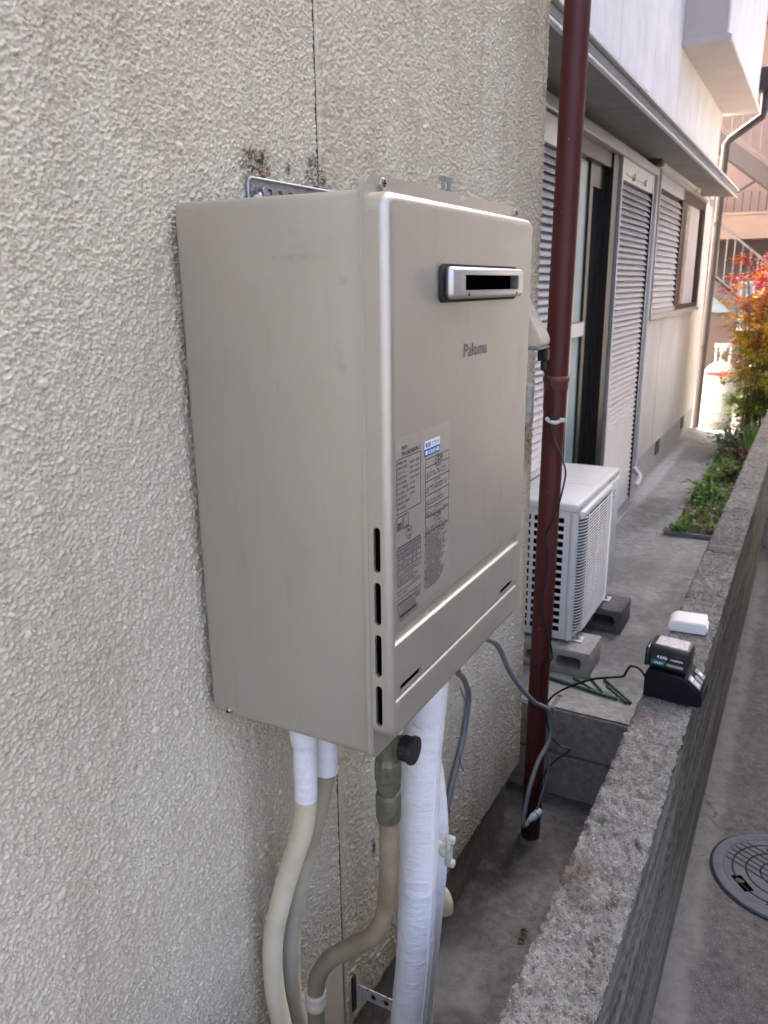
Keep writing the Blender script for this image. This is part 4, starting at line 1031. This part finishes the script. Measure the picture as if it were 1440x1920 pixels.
wc = thing('wall_conduit', (.02, .93, .5), 'grey conduit bending along the stucco wall below the heater', 'conduit')
obj('tube', MB().tube([(.16, .45, 1.165), (.14, .58, 1.02), (.09, .72, .92), (.045, .86, .83), (.022, .95, .74), (.014, .965, .68), (.012, .945, .61), (.012, .90, .55), (.012, .86, .49), (.012, .84, .44)], .0075, 10, True, 6), 'grey_cable', wc, 60)
bwire = thing('thin_blue_wire', (.03, .87, .6), 'thin blue wire curling loosely near the stucco wall', 'wire')
obj('wire', MB().tube([(.05, .83, .82), (.05, .875, .745), (.05, .87, .70), (.05, .84, .685), (.05, .81, .70)], .0014, 5, True, 6).tube([(.05, .84, .685), (.05, .825, .65), (.05, .84, .61), (.05, .862, .575)], .0014, 5, True, 6), 'blue_wire', bwire)

# ------------------------------------------------------------------ air conditioner outdoor unit
ac = thing('air_conditioner', (-.11, 2.27, .445), 'ivory outdoor air conditioner unit with square-hole side grille on blocks', 'air conditioner')
AX0, AX1, AY0, AY1, AZ0, AZ1 = -.235, .018, 1.945, 2.60, .462, .985
cs = obj('casing', MB().rbox(AX0, AX1, AY0 + .006, AY1, AZ0, AZ1 - .025, .016, 4, 2), 'ac', ac, 40)
obj('top_lid', MB().rbox(AX0 - .006, AX1 + .005, AY0 - .001, AY1 + .006, AZ1 - .032, AZ1, .010, 3), 'ac', ac, 40)
obj('top_crease', MB().rbox(AX0 + .02, AX1 - .02, 2.24, 2.246, AZ1 - .001, AZ1 + .0015, .0007, 1), 'ac', ac)
# side lattice of square holes
rows_z = np.linspace(.488, .935, 16); cols_x = np.linspace(-.222, -.018, 6)
obj('side_recess', MB().box(-.226, -.014, AY0 + .0035, AY0 + .0058, .484, .939), 'black', ac)
lt = MB()
for x in cols_x: lt.box(x - .006, x + .006, AY0 - .0005, AY0 + .0035, .484, .939)
for z in rows_z:
    for xa, xb in zip(cols_x, cols_x[1:]): lt.box(xa + .0061, xb - .0061, AY0 - .0002, AY0 + .0034, z - .0048, z + .0048)
obj('side_grille', lt, 'ac', ac)
obj('corner_panel', MB().rbox(-.005, AX1 + .0025, AY0 - .0015, AY0 + .03, AZ0 + .002, AZ1 - .033, .012, 4, 2), 'ac', ac, 40)
# fan guard
obj('fan_recess', MB().box(AX1 - .001, AX1 + .0015, 1.985, 2.428, .478, .935), 'ac_in', ac)
fn = MB()
for k in range(3):
    a = k * 2.094 + .4
    fn.prism([(2.205 + .03 * math.cos(a), .70 + .03 * math.sin(a)), (2.205 + .17 * math.cos(a - .45), .70 + .17 * math.sin(a - .45)), (2.205 + .185 * math.cos(a), .70 + .185 * math.sin(a)), (2.205 + .17 * math.cos(a + .4), .70 + .17 * math.sin(a + .4))], 'x', AX1 + .002, AX1 + .006)
obj('fan', fn, 'fin', ac)
gd = obj('fan_guard', MB().rbox(AX1 + .0005, AX1 + .020, 1.985, 2.43, .925, .951, .005, 2).box(AX1 + .0005, AX1 + .018, 2.429, 2.437, .475, .95).box(AX1 + .0005, AX1 + .010, 1.98, 2.43, .470, .478), 'ac_wire', ac, 40)
wr = MB()
for i in range(38):
    z = .484 + i * (.924 - .484) / 37
    wr.tube([(AX1 + .001, 1.978, z), (AX1 + .012, 1.988, z), (AX1 + .022, 2.012, z), (AX1 + .025, 2.05, z), (AX1 + .025, 2.38, z), (AX1 + .018, 2.43, z)], .0024, 4)
for y in (2.05, 2.205, 2.36): wr.tube([(AX1 + .0215, y, .478), (AX1 + .0215, y, .93)], .0012, 4)
obj('guard_wire', wr, 'ac_wire', gd)
pn = obj('service_panel', MB().rbox(AX1 + .0003, AX1 + .010, 2.440, AY1 - .004, .47, .951, .005, 2), 'ac_white', ac, 40)
obj('panel_crease', MB().box(AX1 + .0095, AX1 + .0108, 2.442, AY1 - .006, .632, .635).box(AX1 + .0095, AX1 + .0108, 2.442, AY1 - .006, .79, .793), 'ac_wire', pn)
mk = MB()
for k, (yy, zz, w_, h_) in enumerate(((2.475, .897, .022, .010), (2.500, .905, .018, .007), (2.478, .880, .030, .005))): mk.rbox(AX1 + .0098, AX1 + .0112, yy, yy + w_, zz, zz + h_, .0004, 1)
obj('badge', mk, 'steel_dull', pn)
sc_ = MB()
for yy in (1.99, 2.43): sc_.lathe([(.004, AX1 + .0052), (.003, AX1 + .0075)], (0, yy, .965), 8, 'x')
obj('screw', sc_.lathe([(.004, AX1 + .0205), (.003, AX1 + .0225)], (0, 1.997, .94), 8, 'x'), 'steel_dull', ac)
for y in (1.985, 2.43):
    ft = obj('foot', MB().rbox(AX0 - .02, .052, y, y + .045, .4465, .4495, .001, 1).box(AX0 + .02, AX1 - .02, y + .01, y + .035, .4496, .4625), 'ac', ac)
    obj('foot_plate', MB().rbox(.020, .054, y - .004, y + .048, .4497, .4515, .0008, 1), 'ac_white', ft)
    obj('bolt', MB().lathe([(.011, .4516), (.011, .4535), (.0065, .4536), (.0065, .460), (.003, .461), (.003, .474)], (.037, y + .022, 0), 6), 'steel', ft)
# hollow concrete blocks under it
def cblock(x0, x1, y0, y1, label, mat):
    t = thing('concrete_block', ((x0 + x1) / 2, (y0 + y1) / 2, .345), label, 'block', 'blocks under the air conditioner')
    o = obj('block', MB().rbox(x0, x1, y0, y1, .3455, .4455, .005, 2), mat, t, 40)
    for cx in np.linspace(x1 - .077, x0 + .077, 3):
        o = cut(o, MB().rbox(cx - .046, cx + .046, y0 - .02, y1 + .02, .371, .420, .018, 4, 1))
    finish(o.data, None, 40)
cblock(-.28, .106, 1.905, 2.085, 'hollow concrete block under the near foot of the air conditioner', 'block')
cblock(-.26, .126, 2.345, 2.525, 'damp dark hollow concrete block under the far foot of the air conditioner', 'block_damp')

# ------------------------------------------------------------------ battery on its charger, on the low wall
cg = thing('battery_charger', (.487, 1.14, .762), 'black battery charger standing on the low concrete wall', 'charger')
CM = Matrix.Translation((.487, 1.14, .763)) @ Matrix.Rotation(R_(-3), 4, 'Z')
side = [(-.064, .0), (.068, 0), (.068, .018), (.066, .038), (.030, .066), (.022, .070), (-.058, .072), (-.066, .060), (-.066, .004)]
b = bmesh.new(); vs = [b.verts.new((x, -.050, z)) for x, z in side]; f = b.faces.new(vs); r = bmesh.ops.extrude_face_region(b, geom=[f])
bmesh.ops.translate(b, vec=(0, .100, 0), verts=[v for v in r['geom'] if isinstance(v, bmesh.types.BMVert)])
bmesh.ops.recalc_face_normals(b, faces=b.faces); bmesh.ops.bevel(b, geom=list(b.edges), offset=.005, segments=3, affect='EDGES'); bmesh.ops.transform(b, matrix=CM, verts=b.verts)
obj('housing', MB().bm(b), 'navy', cg, 40)
obj('label_face', MB().box(0, .034, -.040, -.014, 0, .0008).box(.012, .034, -.008, .008, 0, .0008).box(.006, .034, .016, .038, 0, .0008).xform(CM @ Matrix.Translation((.0325, 0, .0655)) @ Matrix.Rotation(R_(38), 4, 'Y')), 'grey_print', cg)
obj('label_text', MB().box(.004, .012, -.036, -.018, 0, .0006).box(.016, .030, -.034, -.030, 0, .0006).box(.016, .030, -.026, -.022, 0, .0006).box(.016, .026, .020, .034, 0, .0006).xform(CM @ Matrix.Translation((.0325, 0, .0655)) @ Matrix.Rotation(R_(38), 4, 'Y') @ Matrix.Translation((0, 0, .0010))), 'sticker_white', cg)
obj('foot_skirt', MB().rbox(-.062, .064, -.046, .046, -.0005, .006, .002, 1, None, CM), 'battery', cg)
obj('cord', MB().tube([CM @ Vector((-.064, -.01, .022)), (.401, 1.14, .808), (.375, 1.16, .802), (.362, 1.18, .776), (.349, 1.21, .744), (.306, 1.27, .702), (.251, 1.33, .656), (.183, 1.4, .589), (.121, 1.46, .521), (.078, 1.5, .46), (.061, 1.52, .402), (.064, 1.50, .30), (.066, 1.46, .15), (.066, 1.452, .05), (.066, 1.45, .010)], .0032, 8, True, 8), 'black_cable', cg, 60)
bt = thing('battery', (.467, 1.14, .835), 'black 4.0 amp-hour slide battery with worn shiny top, seated on the charger', 'battery')
BM = CM @ Matrix.Translation((-.018, -.004, .072)) @ Matrix.Rotation(R_(2), 4, 'Y')
obj('case', MB().rbox(-.046, .048, -.034, .034, .001, .062, .009, 4, None, BM), 'battery', bt, 40)
obj('top_label', MB().rbox(-.034, .038, -.026, .026, .0615, .0628, .0005, 1, None, BM), 'battery_top', bt)
obj('grip', MB().rbox(-.055, -.044, -.030, .030, .000, .050, .004, 2, None, BM), 'battery', bt, 40)
obj('teal_stripe', MB().prism([(-.036, .013), (-.008, .013), (-.004, .025), (-.030, .025), (-.038, .022)], 'y', -.0346, -.0341).xform(BM), 'teal', bt)
obj('grey_stripe', MB().box(-.002, .036, -.0346, -.0341, .014, .021).xform(BM), 'grey_print', bt)
bp_ = MB()
text(bp_, '4.0Ah', .011, lambda u, v: tuple(BM @ Vector((-.026 + u, -.0349, .030 + v))), .024, .03)
text(bp_, 'makita', .007, lambda u, v: tuple(BM @ Vector((.006 + u, -.0349, .031 + v))), .028, .03)
text(bp_, '10.8V', .007, lambda u, v: tuple(BM @ Vector((-.030 + u, -.0351, .0155 + v))), .020, .02)
obj('lettering', bp_, 'sticker_white', bt)

wcov = thing('plastic_cover', (.457, 1.56, .762), 'small white plastic cover with a rounded end lying on the low wall', 'cover')
prof = [(.052, .0), (.052, .030), (.048, .033)] + [(-.024 - .028 * math.sin(a), .004 + .029 * math.cos(a)) for a in np.linspace(.05, math.pi / 2, 8)] + [(-.053, .0)]
CV = Matrix.Translation((.457, 1.56, .763)) @ Matrix.Rotation(R_(4), 4, 'Z')
b = bmesh.new(); vs = [b.verts.new((x, -.042, z)) for x, z in prof]; f = b.faces.new(vs); r = bmesh.ops.extrude_face_region(b, geom=[f])
bmesh.ops.translate(b, vec=(0, .084, 0), verts=[v for v in r['geom'] if isinstance(v, bmesh.types.BMVert)])
bmesh.ops.recalc_face_normals(b, faces=b.faces); bmesh.ops.bevel(b, geom=[e for e in b.edges if e.calc_face_angle(0) > .8], offset=.003, segments=3, affect='EDGES'); bmesh.ops.transform(b, matrix=CV, verts=b.verts)
obj('shell', MB().bm(b), 'white_plastic', wcov, 35)
obj('end_tab', MB().rbox(.0522, .056, -.030, .030, .004, .018, .001, 1, None, CV), 'white_plastic', wcov)

# ------------------------------------------------------------------ green stakes on the edge of the path
stk = [((-.03, 1.845), (.225, 1.800), 'long green stake lying along the path edge from the downspout side', .0065), ((.070, 1.858), (.170, 1.812), 'short green stake lying across the long one', .0055),
       ((.093, 1.935), (.180, 1.822), 'thin green stake pointing up towards the far concrete block', .0045), ((.165, 1.916), (.275, 1.797), 'green stake nearest the low wall, slanting to the corner', .006),
       ((.190, 1.850), (.262, 1.792), 'short green stake beside the one nearest the low wall', .006)]
for i, (a, c, lb, r) in enumerate(stk):
    za = .3465 + r + (.009 if i in (1, 4) else 0); zb = .3465 + r
    t = thing('garden_stake', ((a[0] + c[0]) / 2, (a[1] + c[1]) / 2, .3465), lb, 'stake', 'green garden stakes')
    A, B = Vector((*a, za)), Vector((*c, zb)); n = max(4, int((B - A).length / .022))
    pts = [A.lerp(B, k / n) for k in range(n + 1)]
    obj('shaft', MB().tube([p for q in pts for p in (q, q + (B - A).normalized() * .003, q + (B - A).normalized() * .006)], [r2 for _ in pts for r2 in (r * .9, r * 1.12, r * .9)], 8), 'stake', t, 50)
    obj('tip', MB().tube([A, A + (A - B).normalized() * .010], [r * 1.2, r * .9], 8), 'stake', t, 50)

# ------------------------------------------------------------------ drain lid in the lane
dl = thing('drain_lid', (.79, 1.577, .004), 'round grey plastic drain lid with grooved rings and one finger hole', 'drain lid')
c0 = (.79, 1.577, 0); rr = .19
obj('rim', MB().lathe([(rr + .004, .004), (rr + .002, .012), (rr - .004, .0135), (rr - .026, .0135), (rr - .0285, .0115), (rr - .0285, .004)], c0, 72, 'z', False), 'grey_pvc', dl, 40)
obj('frame_gap', MB().lathe([(rr + .0042, .0055), (rr + .011, .0055), (rr + .011, .0035)], c0, 72, 'z', False), 'lid_line', dl)
pl = obj('plate', MB().lathe([(rr - .0295, .002), (rr - .0295, .0115), (.0, .0115)], c0, 72, 'z', False), 'grey_pvc', dl, 40)
hole = [(.655, 1.512), (.682, 1.526), (.722, 1.476), (.698, 1.458)]
obj('finger_hole', MB().prism(hole, 'z', .0117, .0124), 'black', dl)
obj('hole_leaf', MB().prism([(.668, 1.502), (.676, 1.510), (.692, 1.506), (.694, 1.497), (.682, 1.490), (.672, 1.493)], 'z', .01245, .0129), 'dead_leaf', dl)
gv = MB()
for r0 in (.133, .095, .055):
    gv.lathe([(r0, .0116), (r0 + .0012, .0128), (r0 + .0040, .0128), (r0 + .0052, .0116)], c0, 64, 'z', False)
def chord(off, ang, r_in, r_out, w=.0024):
    L1 = math.sqrt(max(r_out ** 2 - off ** 2, 0))
    gv.rbox(-L1, L1, off - w, off + w, .0116, .0127, .0004, 1, None, Matrix.Translation((c0[0], c0[1], 0)) @ Matrix.Rotation(ang, 4, 'Z'))
for k in range(-2, 4): chord(k * .022 - .01, R_(-27), 0, .157)
for k in range(-5, 0): chord(k * .024 - .02, R_(60), 0, .150)
obj('groove', gv, 'lid_line', dl, 30)
ht = MB(); RT = Matrix.Translation((.775, 1.685, .0132)) @ Matrix.Rotation(R_(172), 4, 'Z')
text(ht, 'HDPE', .020, lambda u, v: tuple(RT @ Vector((u - .026, v, 0))), .060, .02)
obj('lettering', ht, 'lid_line', dl)
# things far down the lane
wp = thing('white_post', (.60, 4.95, 0), 'white upright pipe beside the low wall far down the lane', 'pipe')
obj('pipe', MB().tube([(.565, 4.95, .004), (.565, 4.95, 1.2)], .016, 10).tube([(.549, 4.99, .004), (.549, 4.99, 1.2)], .011, 10), 'pvc', wp, 60)
pt = thing('planter_pot', (.66, 4.85, 0), 'blue-grey pot just showing at the right edge of the lane', 'pot')
obj('pot', MB().lathe([(.062, .004), (.068, .008), (.088, .15), (.096, .155), (.096, .175), (.086, .176), (.08, .14)], (.668, 4.85, 0), 20, 'z'), 'blue_pot', pt, 40)

# ------------------------------------------------------------------ gas cylinders
def tank(x, y, z, label):
    t = thing('gas_cylinder', (x, y, z), label, 'gas cylinder', 'gas cylinders at the end of the path')
    pr_ = [(.165, 0), (.165, .05), (.178, .06)] + [(.185, .09), (.185, .66)] + [(.185 * math.cos(a), .66 + .15 * math.sin(a)) for a in np.linspace(.12, 1.25, 8)]
    obj('shell', MB().lathe([(r_, z + h_) for r_, h_ in pr_], (x, y, 0), 32), 'tank', t, 50)
    obj('red_band', MB().lathe([(.1865, z + .655), (.1865, z + .695), (.183, z + .70)], (x, y, 0), 32, 'z', False), 'tank_red', t, 50)
    ring = MB().lathe([(.095, z + .98), (.098, z + .985), (.098, z + 1.02), (.095, z + 1.025)], (x, y, 0), 24, 'z', False)
    for k in range(3):
        a = k * 2.09 + .5; ring.tube([(x + .09 * math.cos(a), y + .09 * math.sin(a), z + .78), (x + .095 * math.cos(a), y + .095 * math.sin(a), z + .985)], .014, 6)
    obj('guard_ring', ring, 'tank', t, 50)
    obj('valve', MB().lathe([(.03, z + .79), (.03, z + .86), (.018, z + .87), (.018, z + .93), (.04, z + .935), (.04, z + .96)], (x, y, 0), 12), 'outlet', t, 40)
    pm = MB(); rnd = random.Random(int(x * 100))
    for k in range(6):
        zz = z + .60 - k * .075; a = -math.pi / 2 + .15
        for j in range(3):
            aa = a + (j - 1) * .11
            pm.add([(x + .1868 * math.cos(aa - .04), y + .1868 * math.sin(aa - .04), zz), (x + .1868 * math.cos(aa + .04), y + .1868 * math.sin(aa + .04), zz), (x + .1868 * math.cos(aa + .04), y + .1868 * math.sin(aa + .04), zz + rnd.uniform(.01, .05)), (x + .1868 * math.cos(aa - .04), y + .1868 * math.sin(aa - .04), zz + .03)], [(0, 1, 2, 3)])
    obj('print', pm, 'tank_print', t)
tank(-.285, 9.7, .0, 'pale gas cylinder with a red band nearest the white house corner')
tank(.145, 9.85, .0, 'pale gas cylinder with a red band, half behind the red-leaved shrub')

# ------------------------------------------------------------------ planting bed along the low wall
be = thing('garden_edging', (.2, 5.2, .345), 'low grey edging strip round the planting bed', 'edging')
obj('board', MB().rbox(.052, .412, 3.815, 3.832, .3455, .372, .003, 1), 'edging', be)
y = 3.833
for k, L in enumerate((.50, .62, .60, .60, .60, .60)):
    obj('board', MB().rbox(.052, .088, y, y + L - .008, .3455, .370 + .004 * (k % 2), .003, 1), 'edging', be); y += L
def soil_mesh():
    ny, nx = 180, 18; ys = np.linspace(3.834, 7.5, ny); xs = np.linspace(.0895, .4135, nx)
    h = band_noise(ny, nx, .02, .05, .3, 3) * .009
    V = np.zeros((ny, nx, 3)); V[..., 0] = xs[None, :]; V[..., 1] = ys[:, None]; V[..., 2] = .362 + h + np.linspace(0, .05, nx)[None, :]
    V[0, :, 2] = V[:, 0, 2] = .346
    o = bpy.data.objects.new('soil', np_mesh('soil', V.reshape(-1, 3), grid_faces(ny, nx)[:, ::-1], M['soil'])); COL.objects.link(o); tag(o, kind='structure')
soil_mesh()

class Leaves:
    def __init__(s, seed): s.v = []; s.f = []; s.c = []; s.r = random.Random(seed)
    def leaf(s, p, d, L, w, col, fold=.25):
        d = Vector(d).normalized(); up = Vector((s.r.uniform(-.6, .6), s.r.uniform(-.6, .6), 1)); sd = d.cross(up)
        if sd.length < .05: sd = Vector((1, 0, 0))
        sd.normalize(); n = sd.cross(d); p = Vector(p); o = len(s.v)
        a, b_ = p + d * L * .45, p + d * L
        s.v += [p, a + sd * w + n * w * fold, b_ - n * L * .12, a - sd * w + n * w * fold, a]
        s.f += [(o, o + 4, o + 1), (o + 1, o + 4, o + 2), (o + 2, o + 4, o + 3), (o + 3, o + 4, o)]
        j = s.r.uniform(.8, 1.2); c = tuple(min(1, x * j) for x in col); s.c += [c] * 5
    def blade(s, p, d, L, w, col, droop=.5):
        p = Vector(p); d = Vector(d).normalized(); sd = d.cross(Vector((0, 0, 1)))
        if sd.length < .05: sd = Vector((1, 0, 0))
        sd.normalize(); o = len(s.v); h = Vector((d.x, d.y, 0))
        q = [p, p + d * L * .5 + h * L * .05 * droop, p + d * L * .8 + h * L * .3 * droop - Vector((0, 0, L * .15 * droop))]
        s.v += [q[0] - sd * w, q[0] + sd * w, q[1] + sd * w, q[1] - sd * w, q[2]]
        s.f += [(o, o + 1, o + 2, o + 3), (o + 3, o + 2, o + 4)]
        j = s.r.uniform(.75, 1.25); c = tuple(min(1, x * j) for x in col); s.c += [c] * 5
    def build(s, name, parent=None):
        me = bpy.data.meshes.new(name); off = wpos(parent) if parent else Vector((0, 0, 0))
        me.from_pydata([tuple(Vector(q) - off) for q in s.v], [], s.f); me.update()
        at = me.color_attributes.new('Col', 'FLOAT_COLOR', 'POINT')
        at.data.foreach_set('color', np.array([(*c, 1) for c in s.c], np.float32).ravel())
        me.materials.append(M['leaf']); o = bpy.data.objects.new(name, me); o.parent = parent; COL.objects.link(o); return o
G1, G2, G3 = (.10, .22, .035), (.17, .33, .06), (.25, .42, .09)
# ground cover: grass and dry leaves
gs = Leaves(1)
for _ in range(2200):
    y_ = 3.85 + 2.9 * random.random() ** 1.1; x_ = random.uniform(.10, .36)
    if random.random() < .62 + .3 * math.sin(y_ * 7 + x_ * 9): 
        gs.blade((x_, y_, .37), (random.uniform(-.7, .5), random.uniform(-.8, .5), random.uniform(.5, 1.1)), random.uniform(.05, .12), random.uniform(.003, .006), random.choice((G1, G2, G3)))
for _ in range(160): gs.blade((random.gauss(.125, .03), random.gauss(3.87, .025), .365), (random.uniform(-.8, .6), random.uniform(-.9, .3), random.uniform(.4, 1)), random.uniform(.04, .08), .0035, random.choice((G2, G3)))
tag(gs.build('grass'), 'short green grass tufts covering the planting bed', 'grass', kind='stuff')
dlv = Leaves(2)
for _ in range(420): dlv.leaf((random.uniform(.11, .40), random.uniform(3.9, 5.6), random.uniform(.38, .405)), (random.uniform(-1, 1), random.uniform(-1, 1), random.uniform(-.1, .3)), random.uniform(.025, .05), random.uniform(.008, .016), random.choice(((.34, .24, .16), (.42, .32, .23), (.20, .11, .06), (.28, .17, .10))))
tag(dlv.build('leaf_litter'), 'dry brown leaves scattered over the planting bed', 'leaf litter', kind='stuff')

def bush(name, c, rad, h, n, L, w, cols, label, seed, cat='plant', stems=6):
    t = thing(name, c, label, cat); lv = Leaves(seed); r = lv.r; sm = MB()
    for k in range(stems):
        a = r.uniform(0, 6.28); e = Vector((c[0] + rad * .8 * math.cos(a) * r.random(), c[1] + rad * .8 * math.sin(a) * r.random(), c[2] + h * r.uniform(.6, 1)))
        sm.tube([c, Vector(c).lerp(e, .5) + Vector((r.uniform(-.02, .02), 0, .02)), e], [.004, .003, .0015], 5)
        for _ in range(n // stems):
            q = Vector(c).lerp(e, r.uniform(.25, 1.05)) + Vector((r.gauss(0, rad * .35), r.gauss(0, rad * .35), r.gauss(0, h * .08)))
            d = Vector((q.x - c[0] + r.uniform(-.05, .05), q.y - c[1] + r.uniform(-.05, .05), r.uniform(-.02, .08)))
            lv.leaf(q, d, L * r.uniform(.6, 1.3), w * r.uniform(.7, 1.2), r.choice(cols))
    obj('stem', sm, 'cane', t); lv.build('foliage', t); return t
bush('leafy_plant', (.20, 4.55, .37), .11, .13, 130, .05, .013, [G1, G2, G3], 'low green leafy plant in the middle of the grassy bed', 3)
bush('leafy_plant', (.26, 5.2, .37), .13, .16, 140, .05, .014, [G1, G2, (.12, .05, .06)], 'green and purplish leafy plant farther along the bed', 4)
bush('flowering_plant', (.28, 5.65, .38), .12, .15, 130, .04, .012, [(.30, .03, .06), (.10, .12, .04), (.16, .05, .05)], 'small plant with dark red flowers before the grey-green bush', 5)
bush('grey_green_bush', (.17, 6.15, .36), .17, .26, 420, .05, .012, [(.13, .20, .14), (.09, .15, .10), (.17, .24, .17)], 'grey-green low bush spilling over the path', 6, 'bush', 9)
bush('lime_bush', (.25, 6.75, .36), .20, .38, 480, .045, .014, [(.28, .42, .06), (.20, .36, .05), (.38, .48, .12)], 'bright lime green bush at the foot of the red-leaved shrub', 7, 'bush', 10)
iris = thing('iris_plant', (.36, 6.05, .38), 'upright spiky green leaves against the low wall', 'plant'); lv = Leaves(8)
for _ in range(70): lv.blade((random.gauss(.36, .025), random.gauss(6.05, .10), .38), (random.uniform(-.25, .1), random.uniform(-.3, .3), 1), random.uniform(.22, .42), .006, random.choice((G2, G3, (.18, .32, .08))), .5)
lv.build('foliage', iris)
# tall nandina with red and orange leaves
na = thing('nandina_shrub', (.36, 6.9, .36), 'tall airy shrub with red, orange and yellow leaves at the path end', 'shrub'); lv = Leaves(9); r = lv.r; cn = MB()
RED, ORG, YEL, LIM = (.66, .07, .03), (.74, .24, .02), (.70, .46, .04), (.36, .46, .07)
for k in range(24):
    b0 = Vector((.30 + r.uniform(-.14, .14), 6.9 + r.uniform(-.25, .25), .36)); H = r.uniform(.9, 1.72)
    e = b0 + Vector((r.uniform(-.22, .16), r.uniform(-.25, .2), H))
    m1 = b0.lerp(e, .5) + Vector((r.uniform(-.03, .03), r.uniform(-.03, .03), 0))
    cn.tube([b0, m1, e], [.0055, .004, .0025], 6, True, 4)
    for j in range(15):
        f_ = r.uniform(.22, 1.0); q = b0.lerp(e, f_); a = r.uniform(0, 6.28); L = r.uniform(.10, .24) * (1.1 - .3 * f_)
        tip = q + Vector((math.cos(a) * L, math.sin(a) * L, r.uniform(-.02, .10)))
        cn.tube([q, q.lerp(tip, .6) + Vector((0, 0, .02)), tip], [.003, .002, .001], 4)
        hz = tip.z
        pool = [RED, RED, ORG, (.62, .10, .12)] if hz > 1.68 else [(.6, .10, .14), ORG, (.5, .14, .10), YEL] if hz > 1.48 else [YEL, YEL, (.72, .50, .05), ORG, LIM, (.62, .36, .03)] if hz > 1.2 else [(.50, .44, .14), LIM, (.46, .26, .10), YEL] if hz > .85 else [LIM, G2, YEL, G3]
        base = r.choice(pool)
        for _ in range(34):
            u = r.random(); pp = q.lerp(tip, .35 + .65 * u) + Vector((r.gauss(0, .028), r.gauss(0, .028), r.gauss(0, .018)))
            lv.leaf(pp, (math.cos(a) + r.uniform(-1, 1), math.sin(a) + r.uniform(-1, 1), r.uniform(-.5, .3)), r.uniform(.035, .065), r.uniform(.008, .013), base if r.random() < .75 else r.choice(pool))
obj('cane', cn, 'cane', na); lv.build('crown', na)

# ------------------------------------------------------------------ litter on the yard floor
fl_ = [(.165, .99, 'curled dead leaf on the yard floor beside the low wall'), (.16, 1.02, 'small dead leaf touching the other one near the low wall'), (.255, .93, 'tiny dark leaf close under the low wall'), (.72, 2.32, 'small pale pebble on the lane beyond the drain lid')]
for i, (x_, y_, lb) in enumerate(fl_[:3]):
    lv = Leaves(30 + i); lv.leaf((0, 0, .004), (1, .6 * i - .5, .12), .026 - .004 * i, .007, (.11, .065, .04), .4); lv.leaf((.004, .003, .006), (.8, .7 - i, .3), .026, .006, (.13, .08, .05), .4)
    o = lv.build('dead_leaf'); o.location = (x_, y_, .005); tag(o, lb, 'leaf', 'dead leaves on the yard floor')
